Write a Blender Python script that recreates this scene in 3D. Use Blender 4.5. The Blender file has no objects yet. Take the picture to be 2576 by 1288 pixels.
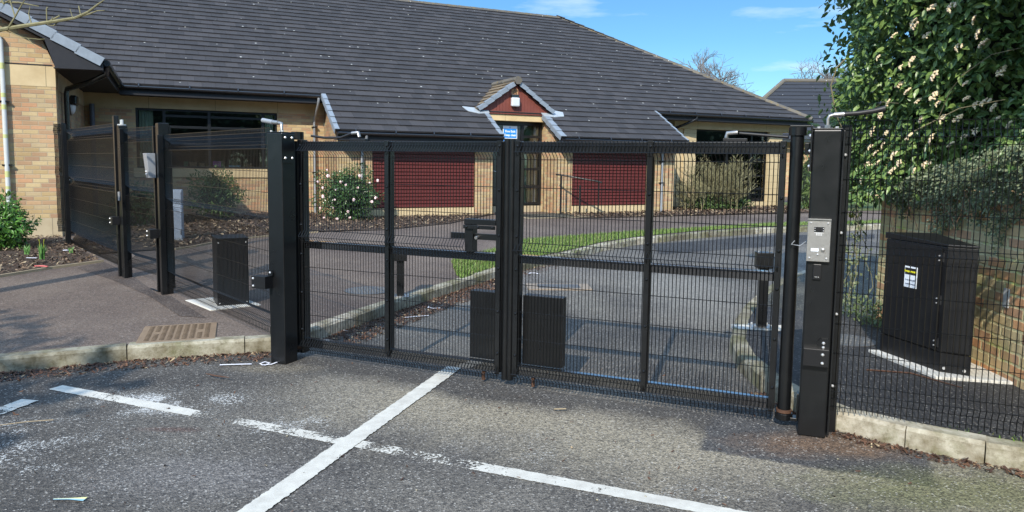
import bpy, bmesh, math, random
import numpy as np
from math import radians as R_, sin, cos, pi, sqrt, tan
from mathutils import Vector, Matrix
random.seed(7); rng = np.random.default_rng(7)
S = bpy.context.scene
COL = S.collection

# ------------------------------------------------------------------ camera
CAM_H = 1.64; FPX = 2900/1.5652; CX = 1288.; CY = 921.7/1.5652; TILT = R_(5.456); ROLL = -.0139
_U = Vector((0, sin(TILT), cos(TILT))); _F = Vector((0, cos(TILT), -sin(TILT))); _X = Vector((1, 0, 0))
CRT = _X*cos(ROLL) - _U*sin(ROLL); CUP = _X*sin(ROLL) + _U*cos(ROLL); CO = Vector((0, 0, CAM_H))
cd = bpy.data.cameras.new('camera'); cam = bpy.data.objects.new('camera', cd); COL.objects.link(cam)
cd.sensor_width = 36; cd.lens = 36*FPX/2576; cd.shift_y = (CY-644)/2576; cd.clip_end = 3000; cd.clip_start = .05
cam.matrix_world = Matrix((( CRT.x, CUP.x, -_F.x, 0), (CRT.y, CUP.y, -_F.y, 0), (CRT.z, CUP.z, -_F.z, CAM_H), (0, 0, 0, 1)))
S.camera = cam

# ------------------------------------------------------------------ site frame
TH = R_(24.9); BX, BY = -7.0, 17.54          # building frame: x along the eaves, y away from the road
def yl(x, y): return -(x-BX)*sin(TH) + (y-BY)*cos(TH)
def bl(s, y): return (BX + s*cos(TH) - y*sin(TH), BY + s*sin(TH) + y*cos(TH))
def rise(x, y):                                # the site climbs gently towards the building
    t = min(1, max(0, (yl(x, y)+12)/10.5)); return .18*t*t*(3-2*t)
def _ray(px, py): return _F + CRT*((px-CX)/FPX) - CUP*((py-CY)/FPX)
def GT(px, py, off=0.):                        # a point of the ground, given as seen from where the survey was taken
    d = _ray(px, py); z = off
    for _ in range(12):
        k = (z-CAM_H)/d.z; p = CO + d*k; z = off + rise(p.x, p.y)
    return Vector((p.x, p.y, z))

# ------------------------------------------------------------------ helpers
def tag(o, label=None, cat=None, group=None, kind=None):
    if label: o['label'] = label
    if cat: o['category'] = cat
    if group: o['group'] = group
    if kind: o['kind'] = kind
    return o
def empty(name, loc, rz=0., label=None, cat=None, group=None):
    o = bpy.data.objects.new(name, None); COL.objects.link(o); o.location = loc; o.rotation_euler = (0, 0, rz)
    o.empty_display_size = .1
    return tag(o, label, cat, group)
class MB:
    def __init__(s): s.v = []; s.f = []
    def add(s, vs, fs):
        n = len(s.v); s.v += [tuple(p) for p in vs]; s.f += [tuple(i+n for i in f) for f in fs]; return s
    def box(s, x0, x1, y0, y1, z0, z1):
        return s.add([(x0,y0,z0),(x1,y0,z0),(x1,y1,z0),(x0,y1,z0),(x0,y0,z1),(x1,y0,z1),(x1,y1,z1),(x0,y1,z1)],
                     [(0,3,2,1),(4,5,6,7),(0,1,5,4),(1,2,6,5),(2,3,7,6),(3,0,4,7)])
    def obox(s, c, ax, ay, az):                 # oriented box: centre, three half-axis vectors
        c = Vector(c); ax = Vector(ax); ay = Vector(ay); az = Vector(az)
        vs = [c+ax*i+ay*j+az*k for k in (-1,1) for i, j in ((-1,-1),(1,-1),(1,1),(-1,1))]
        return s.add(vs, [(0,3,2,1),(4,5,6,7),(0,1,5,4),(1,2,6,5),(2,3,7,6),(3,0,4,7)])
    def bar(s, a, b, w, h, up=(0,0,1)):         # rectangular bar a->b
        a = Vector(a); b = Vector(b); d = b-a; L = d.length; d.normalize(); sd = d.cross(Vector(up)).normalized(); u = sd.cross(d)
        return s.obox((a+b)/2, d*L/2, sd*w/2, u*h/2)
    def tube(s, pts, r, n=6, cap=True):
        P = [Vector(p) for p in pts]; m = len(P); rr = r if isinstance(r, (list, tuple)) else [r]*m
        base = len(s.v); t0 = (P[1]-P[0]).normalized()
        ref = Vector((0,0,1)) if abs(t0.z) < .9 else Vector((1,0,0)); a = t0.cross(ref).normalized()
        for i in range(m):
            t = (P[min(i+1,m-1)]-P[max(i-1,0)]).normalized()
            a = (a - t*a.dot(t)); a = a.normalized() if a.length > 1e-6 else t.orthogonal().normalized(); b = t.cross(a)
            for k in range(n):
                q = 2*pi*k/n; s.v.append(tuple(P[i] + (a*cos(q)+b*sin(q))*rr[i]))
        for i in range(m-1):
            for k in range(n):
                k2 = (k+1) % n; s.f.append((base+i*n+k, base+i*n+k2, base+(i+1)*n+k2, base+(i+1)*n+k))
        if cap: s.f.append(tuple(base+k for k in range(n))[::-1]); s.f.append(tuple(base+(m-1)*n+k for k in range(n)))
        return s
    def prism(s, poly, z0, z1):                 # poly of (x, y), CCW
        n = len(poly); f = [tuple(range(n))[::-1], tuple(range(n, 2*n))] + [(i, (i+1) % n, n+(i+1) % n, n+i) for i in range(n)]
        return s.add([(p[0], p[1], z0) for p in poly] + [(p[0], p[1], z1) for p in poly], f)
    def prism_y(s, poly, y0, y1):               # poly of (x, z)
        n = len(poly); f = [tuple(range(n)), tuple(range(n, 2*n))[::-1]] + [(i, n+i, n+(i+1) % n, (i+1) % n) for i in range(n)]
        return s.add([(p[0], y0, p[1]) for p in poly] + [(p[0], y1, p[1]) for p in poly], f)
    def ball(s, c, r, nu=8, nv=6, sc=(1,1,1)):
        vs = []; fs = []
        for j in range(nv+1):
            for i in range(nu):
                a = 2*pi*i/nu; b = pi*j/nv; vs.append((c[0]+r*sc[0]*sin(b)*cos(a), c[1]+r*sc[1]*sin(b)*sin(a), c[2]+r*sc[2]*cos(b)))
        for j in range(nv):
            for i in range(nu): fs.append((j*nu+i, (j+1)*nu+i, (j+1)*nu+(i+1) % nu, j*nu+(i+1) % nu))
        return s.add(vs, fs)
    def build(s, name, m, parent=None, smooth=False, bevel=0, world=False):
        if world and parent is not None:
            bpy.context.view_layer.update()
            inv = Matrix.LocRotScale(parent.location, parent.rotation_euler, None).inverted(); V = [tuple(inv @ Vector(p)) for p in s.v]
        else: V = s.v
        if name in ONE_EACH: return split_build(name, V, s.f, m, parent, smooth, bevel)
        return mesh_obj(name, V, s.f, m, parent, smooth, bevel)
ONE_EACH = {'bolt_heads': 'bolt_head', 'screws': 'screw', 'anchor_bolts': 'anchor_bolt', 'keypad_buttons': 'keypad_button', 'gutter_bracket': 'gutter_bracket', 'pipe_clip': 'pipe_clip', 'yellow_tape': 'yellow_tape', 'wall': 'wall', 'stile': 'stile', 'top_rail': 'top_rail', 'middle_rail': 'middle_rail', 'bottom_rail': 'bottom_rail', 'rail': 'rail', 'indicator_lights': 'indicator_light', 'hinge': 'hinge', 'sill_band': 'sill_band', 'buds': 'bud', 'blue_wires': 'blue_wire', 'yellow_wires': 'yellow_wire', 'shoots': 'shoot', 'pivot': 'pivot', 'small_leds': 'led'}
def split_build(name, V, F, m, parent, smooth, bevel):
    par = list(range(len(V)))
    def find(i):
        while par[i] != i: par[i] = par[par[i]]; i = par[i]
        return i
    for f in F:
        a = find(f[0])
        for i in f[1:]: par[find(i)] = a
    groups = {}
    for f in F: groups.setdefault(find(f[0]), []).append(f)
    first = None
    for fs in groups.values():
        ids = sorted({i for f in fs for i in f}); mp = {i: k for k, i in enumerate(ids)}
        o = mesh_obj(ONE_EACH[name], [V[i] for i in ids], [tuple(mp[i] for i in f) for f in fs], m, parent, smooth, bevel); first = first or o
    return first
def mesh_obj(name, V, F, m, parent=None, smooth=False, bevel=0):
    me = bpy.data.meshes.new(name); me.from_pydata([tuple(map(float, p)) for p in V] if not isinstance(V, np.ndarray) else V.tolist(), [], [tuple(f) for f in F] if not isinstance(F, np.ndarray) else F.tolist())
    me.validate(); me.materials.append(m); set_uv(me)
    if smooth:
        me.polygons.foreach_set('use_smooth', [True]*len(me.polygons)); me.set_sharp_from_angle(angle=R_(42))
    o = bpy.data.objects.new(name, me); COL.objects.link(o)
    if parent is not None: o.parent = parent
    if bevel:
        b = o.modifiers.new('bevel', 'BEVEL'); b.width = bevel; b.segments = 2; b.limit_method = 'ANGLE'
    return o
def set_uv(me):                                 # metric UVs: along the face, up the face
    nf = len(me.polygons); nl = len(me.loops)
    if nf == 0: return
    uvl = me.uv_layers.new(name='metres')
    co = np.empty(len(me.vertices)*3); me.vertices.foreach_get('co', co); co = co.reshape(-1, 3)
    vi = np.empty(nl, int); me.loops.foreach_get('vertex_index', vi)
    no = np.empty(nf*3); me.polygons.foreach_get('normal', no); no = no.reshape(-1, 3)
    lt = np.empty(nf, int); me.polygons.foreach_get('loop_total', lt); fi = np.repeat(np.arange(nf), lt)
    N = no[fi]; P = co[vi]; h = np.hypot(N[:, 0], N[:, 1]); flat = h < .35; hs = np.where(h < 1e-6, 1, h)
    u = np.where(flat, P[:, 0], (-N[:, 1]*P[:, 0] + N[:, 0]*P[:, 1])/hs); v = np.where(flat, P[:, 1], P[:, 2])
    uvl.data.foreach_set('uv', np.stack([u, v], 1).ravel())
def structure(o, label=None): o['kind'] = 'structure'; return tag(o, label)
def copy_tree(o, parent=None):
    c = o.copy(); COL.objects.link(c); c.parent = parent
    for ch in [k for k in bpy.data.objects if k.parent == o]: copy_tree(ch, c)
    return c

# ------------------------------------------------------------------ materials
class NT:
    def __init__(s, name):
        s.m = bpy.data.materials.new(name); s.m.use_nodes = True; s.t = s.m.node_tree; s.t.nodes.clear()
        s.out = s.t.nodes.new('ShaderNodeOutputMaterial')
    def n(s, typ, out=0, props=None, **ins):
        nd = s.t.nodes.new('ShaderNode'+typ)
        for k, v in (props or {}).items(): setattr(nd, k, v)
        for k, v in ins.items():
            key = int(k[1:]) if k[0] == '_' and k[1:].isdigit() else k.replace('__', ' ')
            s.set(nd.inputs[key], v)
        return nd.outputs[out] if out is not None else nd
    def set(s, inp, v):
        if isinstance(v, bpy.types.NodeSocket): s.t.links.new(v, inp)
        elif isinstance(v, (tuple, list)) and inp.type == 'RGBA' and len(v) == 3: inp.default_value = (*v, 1)
        else: inp.default_value = v
    def math(s, op, a, b=0., c=0., clamp=False): return s.n('Math', props=dict(operation=op, use_clamp=clamp), _0=a, _1=b, _2=c)
    def mix(s, f, a, b, mode='MIX'):
        nd = s.t.nodes.new('ShaderNodeMix'); nd.data_type = 'RGBA'; nd.blend_type = mode
        s.set(nd.inputs[0], f); s.set(nd.inputs[6], a); s.set(nd.inputs[7], b); return nd.outputs[2]
    def ramp(s, f, stops, interp='LINEAR'):
        nd = s.t.nodes.new('ShaderNodeValToRGB'); cr = nd.color_ramp; cr.interpolation = interp
        while len(cr.elements) < len(stops): cr.elements.new(.5)
        for e, (p, c) in zip(cr.elements, stops): e.position = p; e.color = (*c, 1) if not isinstance(c, (int, float)) else (c, c, c, 1)
        s.set(nd.inputs[0], f); return nd.outputs[0]
    def obj(s): return s.n('TexCoord', 3)
    def uv(s): return s.n('TexCoord', 2)
    def noise(s, scale, detail=3, rough=.55, vec=None, out=0, dist=0.):
        kw = dict(Scale=float(scale), Detail=float(detail), Roughness=rough, Distortion=dist)
        return s.n('TexNoise', out, Vector=vec if vec is not None else s.obj(), **kw)
    def vor(s, scale, vec=None, out=0, feature='F1', rnd=1.): return s.n('TexVoronoi', out, props=dict(feature=feature), Vector=vec if vec is not None else s.obj(), Scale=float(scale), Randomness=rnd)
    def bsdf(s, col, rough=.6, metal=0., bump=None, bstr=.3, bdist=.01, alpha=None, spec=.5, **kw):
        nd = s.n('BsdfPrincipled', None); s.set(nd.inputs['Base Color'], col); s.set(nd.inputs['Roughness'], rough); s.set(nd.inputs['Metallic'], metal)
        nd.inputs['Specular IOR Level'].default_value = spec
        for k, v in kw.items(): s.set(nd.inputs[k.replace('__', ' ')], v)
        if bump is not None: s.set(nd.inputs['Normal'], s.n('Bump', 0, Strength=bstr, Distance=bdist, Height=bump))
        if alpha is not None: s.set(nd.inputs['Alpha'], alpha)
        s.t.links.new(nd.outputs[0], s.out.inputs[0]); return s.m
def simple(name, col, rough=.6, metal=0., var=.15, nscale=6, bstr=.0, spec=.5):
    T = NT(name); nz = T.noise(nscale, 4)
    c = T.mix(T.math('MULTIPLY', nz, 1.), tuple(x*(1-var) for x in col), tuple(min(1, x*(1+var)) for x in col))
    r = T.math('ADD', T.math('MULTIPLY', T.noise(nscale*3, 3), .2), rough-.1)
    return T.bsdf(c, r, metal, bump=T.noise(nscale*20, 3) if bstr else None, bstr=bstr, bdist=.004, spec=spec)
def brick_mat(name, cols, mortar, bl_=.225, bh=.075, mh=.011, stain=.35, moss=None, rough_edge=.004, seed=0., bump=.6):
    T = NT(name); uv = T.uv()
    wob = T.n('VectorMath', props=dict(operation='SCALE'), _0=T.n('VectorMath', props=dict(operation='SUBTRACT'), _0=T.noise(14, 3, vec=uv, out=1), _1=(.5, .5, .5)), Scale=rough_edge*2)
    uv2 = T.n('VectorMath', props=dict(operation='ADD'), _0=uv, _1=wob)
    sp = T.n('SeparateXYZ', None, _0=uv2); v = T.math('DIVIDE', sp.outputs[1], bh); row = T.math('FLOOR', v)
    u = T.math('ADD', T.math('DIVIDE', sp.outputs[0], bl_), T.math('MULTIPLY', T.math('MODULO', T.math('ADD', row, 1000.), 2.), .5)); cl = T.math('FLOOR', u)
    fu = T.math('FRACT', u); fv = T.math('FRACT', v)
    du = T.math('MULTIPLY', T.math('MINIMUM', fu, T.math('SUBTRACT', 1., fu)), bl_); dv = T.math('MULTIPLY', T.math('MINIMUM', fv, T.math('SUBTRACT', 1., fv)), bh)
    d = T.math('MINIMUM', du, dv); face = T.n('MapRange', _0=d, _1=mh*.35, _2=mh*.75)   # 0 mortar .. 1 brick
    rnd = T.n('TexWhiteNoise', None, props=dict(noise_dimensions='3D'), _0=T.n('CombineXYZ', 0, _0=cl, _1=row, _2=seed))
    n = len(cols); bc = T.ramp(rnd.outputs[0], [(i/n, c) for i, c in enumerate(cols)], 'CONSTANT')
    bc = T.mix(T.math('MULTIPLY', T.noise(30, 4, vec=uv), .5), bc, T.mix(1., bc, (.62, .56, .50), 'MULTIPLY'))
    st = T.n('MapRange', _0=T.noise(1.3, 5, .6, vec=uv), _1=.45, _2=.75)
    c = T.mix(face, mortar, bc); c = T.mix(T.math('MULTIPLY', st, stain), c, T.mix(1., c, (.55, .5, .45), 'MULTIPLY'))
    if moss:
        mm = T.n('MapRange', _0=T.noise(3.2, 6, .65, vec=uv), _1=.52, _2=.66); mm = T.math('MULTIPLY', mm, T.mix(face, (1, 1, 1), (.35, .35, .35)))
        c = T.mix(mm, c, moss)
    return T.bsdf(c, .85, bump=T.math('ADD', face, T.math('MULTIPLY', T.noise(60, 4, vec=uv), .35)), bstr=bump, bdist=.006)
def leaf_mat(name, a, b, rough=.45, back=None, spec=.5):
    T = NT(name); rnd = T.n('NewGeometry', 'Random Per Island')
    c = T.ramp(rnd, [(0, a), (.5, tuple((x+y)/2 for x, y in zip(a, b))), (1, b)])
    c = T.mix(T.n('NewGeometry', 'Backfacing'), c, back or T.mix(.5, c, (.16, .19, .10)))
    nd = T.n('BsdfPrincipled', None); T.set(nd.inputs['Base Color'], c); nd.inputs['Roughness'].default_value = rough; nd.inputs['Specular IOR Level'].default_value = spec
    tr = T.n('BsdfTranslucent', 0, Color=T.mix(.6, c, (.12, .2, .02))); mx = T.n('MixShader', 0, _0=.22, _1=nd.outputs[0], _2=tr)
    T.t.links.new(mx, T.out.inputs[0]); return T.m
def glass_mat(name, tint=(.88, .92, .92)):
    T = NT(name); tr = T.n('BsdfTransparent', 0, Color=tint); gl = T.n('BsdfGlossy', 0, Roughness=.02)
    fr = T.n('Fresnel', 0, IOR=1.5, Normal=T.n('Bump', 0, Strength=.03, Distance=.05, Height=T.noise(.9, 2)))
    T.t.links.new(T.n('MixShader', 0, _0=T.math('ADD', T.math('MULTIPLY', fr, 1.3), .05), _1=tr, _2=gl), T.out.inputs[0]); return T.m

M = {}
# coated black steel with faint dust
T = NT('black_coat'); c = T.mix(T.n('MapRange', _0=T.noise(5, 6, .7), _1=.5, _2=.8), (.0055, .006, .0068), (.012, .0125, .013))
M['black'] = T.bsdf(c, T.math('ADD', T.math('MULTIPLY', T.noise(8, 4), .22), .2), bump=T.noise(220, 2), bstr=.06, bdist=.002, spec=.55)
T = NT('black_wire'); M['wire'] = T.bsdf((.005, .0055, .006), .34, spec=.5)
T = NT('wet_black_coat'); M['gloss'] = T.bsdf((.008, .009, .011), T.math('ADD', T.math('MULTIPLY', T.noise(9, 4), .12), .05), spec=1., Coat__Weight=1., Coat__Roughness=.04, Coat__IOR=2.1)
T = NT('black_cabinet_coat'); c = T.mix(T.n('MapRange', _0=T.noise(3, 6, .7), _1=.5, _2=.85), (.008, .008, .009), (.018, .018, .018))
M['cab'] = T.bsdf(c, .42, bump=T.noise(260, 2), bstr=.12, bdist=.002, spec=.45)
M['plastic'] = simple('black_plastic', (.014, .014, .016), .20, spec=1.)
M['fascia'] = simple('black_fascia_paint', (.013, .013, .016), .5)
M['soffit'] = simple('dark_soffit_board', (.028, .022, .024), .7)
M['steel'] = simple('brushed_steel', (.42, .41, .39), .42, .85, .12, 30)
M['zinc'] = simple('bright_zinc_bolt', (.75, .74, .72), .35, .6, .08)
M['galv'] = simple('galvanised_grey_pipe', (.33, .35, .37), .45, .3)
M['lead'] = simple('grey_lead_sheet', (.24, .28, .32), .6, .15, .3, 9, .2)
M['white'] = simple('white_gloss', (.75, .75, .74), .4, 0, .06)
M['lamp'] = simple('frosted_lamp_cover', (.62, .64, .66), .35, 0, .05)
M['hose'] = simple('black_rubber_hose', (.014, .014, .015), .5)
M['rust'] = simple('brown_rust', (.085, .040, .022), .8, 0, .5, 40)
M['blue_edge'] = M['black']
BR = [(.50, .36, .18), (.56, .42, .22), (.47, .30, .17), (.55, .36, .20), (.60, .46, .25), (.43, .27, .16), (.52, .40, .23), (.58, .33, .18)]
M['brick'] = brick_mat('buff_brick', BR, (.40, .32, .21), stain=.45, mh=.010)
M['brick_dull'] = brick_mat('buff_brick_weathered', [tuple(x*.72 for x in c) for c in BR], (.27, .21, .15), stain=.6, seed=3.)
M['old_brick'] = brick_mat('old_orange_brick', [(.74, .38, .18), (.70, .50, .26), (.66, .52, .28), (.78, .42, .20), (.62, .50, .26), (.74, .56, .28), (.62, .36, .20)], (.64, .56, .30), .235, .082, .017, .2, (.50, .54, .14), .011, 9., .9)
def stone(name, col):
    T = NT(name); uv = T.uv(); st = T.n('MapRange', _0=T.noise(2.2, 6, .65, vec=uv), _1=.42, _2=.8)
    c = T.mix(T.math('MULTIPLY', st, .6), col, tuple(x*y for x, y in zip(col, (.62, .55, .45))))
    sp = T.n('SeparateXYZ', None, _0=uv); f = T.math('FRACT', T.math('DIVIDE', sp.outputs[0], 1.45))
    j = T.math('LESS_THAN', f, .006); c = T.mix(j, c, tuple(x*.35 for x in col))
    return T.bsdf(c, .85, bump=T.noise(90, 3, vec=uv), bstr=.25, bdist=.003)
M['stone'] = stone('cream_cast_stone', (.60, .47, .27)); M['stone2'] = stone('grey_cream_cast_stone', (.46, .38, .25))
T = NT('stone_blocks'); uv = T.uv(); sp = T.n('SeparateXYZ', None, _0=uv); fv = T.math('FRACT', T.math('DIVIDE', sp.outputs[1], .225)); j = T.math('LESS_THAN', fv, .035)
M['stone_block'] = T.bsdf(T.mix(j, T.mix(T.noise(2.5, 5, vec=uv), (.62, .49, .29), (.46, .36, .2)), (.2, .15, .09)), .85, bump=T.math('SUBTRACT', 1., j), bstr=.5, bdist=.006)
# roof tiles: every tile an island of its own
def tile_mat(name, a, b, lich, mossy):
    T = NT(name); rnd = T.n('NewGeometry', 'Random Per Island'); ob = T.obj()
    c = T.ramp(rnd, [(0, a), (.6, tuple((x+y)/2 for x, y in zip(a, b))), (1, b)])
    c = T.mix(T.math('MULTIPLY', T.noise(2.0, 5, .6), .5), c, T.mix(1., c, (.55, .55, .6), 'MULTIPLY'))
    c = T.mix(T.math('MULTIPLY', T.noise(45, 3), .4), c, tuple(x*1.7 for x in b))
    vd = T.vor(4.2); vs = T.n('TexVoronoi', 'Color', Vector=ob, Scale=4.2)
    size = T.math('MULTIPLY', T.n('SeparateColor', 0, _0=vs), .085); keep = T.math('GREATER_THAN', T.n('SeparateColor', 1, _0=vs), lich)
    l = T.math('MULTIPLY', T.math('LESS_THAN', T.math('ADD', vd, T.math('MULTIPLY', T.noise(60, 2), .04)), T.math('ADD', size, .055)), keep)
    c = T.mix(l, c, (.50, .50, .46))
    mo = T.n('MapRange', _0=T.noise(9, 5, .7), _1=.72-mossy*.3, _2=.82-mossy*.2); c = T.mix(T.math('MULTIPLY', mo, mossy), c, T.mix(T.noise(20, 3), (.14, .14, .03), (.34, .20, .05)))
    return T.bsdf(c, .78, bump=T.noise(120, 3), bstr=.3, bdist=.003, spec=.35)
M['tile'] = tile_mat('dark_concrete_tiles', (.024, .0235, .025), (.050, .047, .048), .62, .12)
M['tile2'] = tile_mat('far_grey_tiles', (.024, .027, .034), (.036, .039, .046), .8, .1)
M['tile_moss'] = tile_mat('mossy_brown_tiles', (.11, .085, .06), (.20, .15, .09), .3, .6)
M['ridge_moss'] = tile_mat('mossy_ridge_tiles', (.07, .068, .066), (.14, .125, .10), .2, .7)
T = NT('roof_underlay'); M['under'] = T.bsdf((.012, .012, .014), .9)
T = NT('red_boards'); uv = T.uv(); M['red'] = T.bsdf(T.mix(T.noise(3, 5, .6, vec=uv), (.095, .016, .015), (.145, .028, .024)), .5, bump=T.noise(50, 3, vec=uv), bstr=.15, bdist=.003)
T = NT('red_gable_boards'); uv = T.uv(); sx = T.n('SeparateXYZ', 0, _0=uv); M['red2'] = T.bsdf(T.mix(T.noise(4, 5, .7, vec=uv), (.14, .030, .022), (.24, .07, .045)), .6)
M['glass'] = glass_mat('window_glass'); M['frame'] = simple('black_window_frame', (.010, .011, .012), .35)
M['room'] = simple('dim_room_walls', (.05, .055, .05), .9); M['curtain'] = simple('pale_green_curtain', (.50, .55, .42), .9, 0, .15, 2)
def flat(name, col, rough=.6): T = NT(name); return T.bsdf(col, rough)
M['pink'] = flat('pink_box', (.5, .1, .4)); M['brown_box'] = flat('brown_box', (.34, .22, .12)); M['sky_blue'] = flat('light_blue_tray', (.25, .5, .7)); M['green_box'] = flat('green_box', (.05, .25, .15))
M['sign_blue'] = flat('sign_blue', (.01, .26, .80), .4); M['sign_white'] = flat('sign_white', (.8, .85, .9), .4); M['label_yellow'] = flat('label_yellow', (.85, .80, .03), .5); M['label_ink'] = flat('label_ink', (.25, .28, .35), .5)
M['gbox'] = simple('blue_grey_cabinet_paint', (.33, .39, .47), .5, 0, .08)
# ground surfaces
def asphalt(name, dark, light, fine=1., stain_scale=.55, specks=None, tints=(), band=False, warm=(.5, .44, .34), lo=.40, hi=.66):
    T = NT(name); ob = T.obj()
    agg = T.vor(112); aggc = T.n('TexVoronoi', 'Color', Vector=ob, Scale=112.); g1 = T.n('SeparateColor', 0, _0=aggc); big = T.noise(stain_scale, 5, .55)
    st = T.n('MapRange', _0=big, _1=lo, _2=hi); base = T.mix(st, dark, light)
    if band:                                     # old surface: warm patch painted in for dappled sun, darker strip along the foot of the gates
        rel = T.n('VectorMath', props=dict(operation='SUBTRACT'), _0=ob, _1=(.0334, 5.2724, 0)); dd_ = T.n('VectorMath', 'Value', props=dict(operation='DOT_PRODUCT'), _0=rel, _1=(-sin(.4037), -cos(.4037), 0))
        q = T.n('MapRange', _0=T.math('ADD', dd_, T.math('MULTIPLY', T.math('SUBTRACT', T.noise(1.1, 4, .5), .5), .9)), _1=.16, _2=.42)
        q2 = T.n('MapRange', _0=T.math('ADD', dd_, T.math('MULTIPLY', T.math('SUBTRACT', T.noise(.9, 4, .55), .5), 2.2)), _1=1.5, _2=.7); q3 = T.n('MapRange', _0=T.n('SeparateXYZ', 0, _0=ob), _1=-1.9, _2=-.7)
        base = T.mix(T.n('MapRange', _0=T.math('ADD', T.n('SeparateXYZ', 0, _0=ob), T.math('MULTIPLY', T.noise(.8, 3), .8)), _1=-.7, _2=-1.9), base, T.mix(1., base, (.62, .62, .63), 'MULTIPLY')); lm = T.math('MULTIPLY', T.math('MULTIPLY', q, q2), q3); front = T.math('GREATER_THAN', dd_, -.05); base = T.mix(T.math('MULTIPLY', T.math('SUBTRACT', 1., q), T.math('MULTIPLY', front, .75)), base, tuple(x*.75 for x in dark)); base = T.mix(T.math('MULTIPLY', T.math('MULTIPLY', lm, front), .9), base, (.30, .268, .205))  # left part darkened in colour for tree shade, warm tone mixed in for sun
    def blob_(x, y, rx, ry, k, lo_=1.15, hi_=.35):
        d = T.n('VectorMath', 'Value', props=dict(operation='LENGTH'), _0=T.n('VectorMath', props=dict(operation='MULTIPLY'), _0=T.n('VectorMath', props=dict(operation='SUBTRACT'), _0=ob, _1=(x, y, 0)), _1=(1/rx, 1/ry, 0)))
        return T.math('MULTIPLY', T.n('MapRange', _0=T.math('ADD', d, T.math('MULTIPLY', T.math('SUBTRACT', T.noise(4., 5, .7), .5), 1.4)), _1=lo_, _2=hi_), k)
    def rect_(a0, a1, d0, d1, col, base):       # a trench reinstated in fresh asphalt, in the frame of the gates
        rl = T.n('VectorMath', props=dict(operation='ADD'), _0=rel, _1=T.n('VectorMath', props=dict(operation='SCALE'), _0=T.n('VectorMath', props=dict(operation='SUBTRACT'), _0=T.noise(9, 5, .7, out=1), _1=(.5, .5, .5)), Scale=.10))
        a_ = T.n('VectorMath', 'Value', props=dict(operation='DOT_PRODUCT'), _0=rl, _1=(cos(.4037), -sin(.4037), 0)); d_ = T.n('VectorMath', 'Value', props=dict(operation='DOT_PRODUCT'), _0=rl, _1=(-sin(.4037), -cos(.4037), 0))
        ea = T.math('SUBTRACT', (a1-a0)/2, T.math('ABSOLUTE', T.math('SUBTRACT', a_, (a0+a1)/2))); ed = T.math('SUBTRACT', (d1-d0)/2, T.math('ABSOLUTE', T.math('SUBTRACT', d_, (d0+d1)/2)))
        return T.mix(T.n('MapRange', _0=T.math('MINIMUM', ea, ed), _1=-.02, _2=.02), base, col)
    if band: base = rect_(1.42, 2.64, -.3, .61, T.mix(T.noise(2.2, 4), (.066, .066, .069), (.105, .102, .098)), base)
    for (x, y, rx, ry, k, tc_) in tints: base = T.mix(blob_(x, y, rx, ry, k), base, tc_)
    c = T.mix(T.math('MULTIPLY', g1, .75*fine), T.mix(1., base, (.42, .42, .43), 'MULTIPLY'), T.mix(1., base, (1.9, 1.85, 1.75), 'MULTIPLY'))
    c = T.mix(T.n('MapRange', _0=T.noise(32, 5, .8), _1=.46, _2=.66), c, T.mix(1., c, (.52, .52, .53), 'MULTIPLY'))
    c = T.mix(T.math('MULTIPLY', T.math('GREATER_THAN', g1, .955), .6*fine), c, (.42, .40, .36))
    if specks:                                   # crumbs of worn-off line paint lying in the surface texture
        m = None
        for (x, y, rx, ry, k) in specks:
            d = T.n('VectorMath', 'Value', props=dict(operation='LENGTH'), _0=T.n('VectorMath', props=dict(operation='MULTIPLY'), _0=T.n('VectorMath', props=dict(operation='SUBTRACT'), _0=ob, _1=(x, y, 0)), _1=(1/rx, 1/ry, 0)))
            q = T.math('MULTIPLY', T.n('MapRange', _0=d, _1=1., _2=.1, _3=0., _4=1.), k); m = q if m is None else T.math('MAXIMUM', m, q)
        sn2 = T.n('MapRange', _0=T.noise(3.5, 4, .6), _1=.3, _2=.6); thr = T.math('SUBTRACT', .70, T.math('MULTIPLY', T.math('MULTIPLY', m, sn2), .21))
        c = T.mix(T.math('GREATER_THAN', T.noise(48, 5, .9), thr), c, (.60, .60, .57))
    h = T.math('ADD', agg, T.math('MULTIPLY', T.noise(60, 3), .6))
    return T.bsdf(c, T.math('ADD', T.math('MULTIPLY', T.noise(3, 4), .2), .68), bump=h, bstr=.75*fine, bdist=.006, spec=.35)
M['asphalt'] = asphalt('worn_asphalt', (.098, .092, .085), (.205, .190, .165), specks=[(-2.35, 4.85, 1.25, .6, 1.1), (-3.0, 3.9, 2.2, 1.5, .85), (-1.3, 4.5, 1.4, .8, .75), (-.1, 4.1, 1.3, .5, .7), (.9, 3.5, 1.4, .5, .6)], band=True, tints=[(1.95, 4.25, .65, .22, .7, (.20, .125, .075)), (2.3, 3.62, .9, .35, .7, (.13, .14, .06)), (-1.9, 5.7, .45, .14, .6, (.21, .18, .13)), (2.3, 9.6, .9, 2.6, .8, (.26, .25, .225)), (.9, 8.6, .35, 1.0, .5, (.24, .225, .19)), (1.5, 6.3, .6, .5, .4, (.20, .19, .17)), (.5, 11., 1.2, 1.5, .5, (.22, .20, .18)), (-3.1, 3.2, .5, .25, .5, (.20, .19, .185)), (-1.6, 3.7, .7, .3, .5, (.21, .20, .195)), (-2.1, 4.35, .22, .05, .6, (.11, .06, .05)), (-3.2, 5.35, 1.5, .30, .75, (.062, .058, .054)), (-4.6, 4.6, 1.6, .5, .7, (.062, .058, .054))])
M['asphalt_new'] = asphalt('fresh_dark_asphalt', (.040, .041, .045), (.075, .074, .074), .7, 1.1)
M['asphalt_old'] = asphalt('old_mossy_tarmac', (.055, .055, .045), (.11, .105, .08), .9, 1.4)
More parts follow.
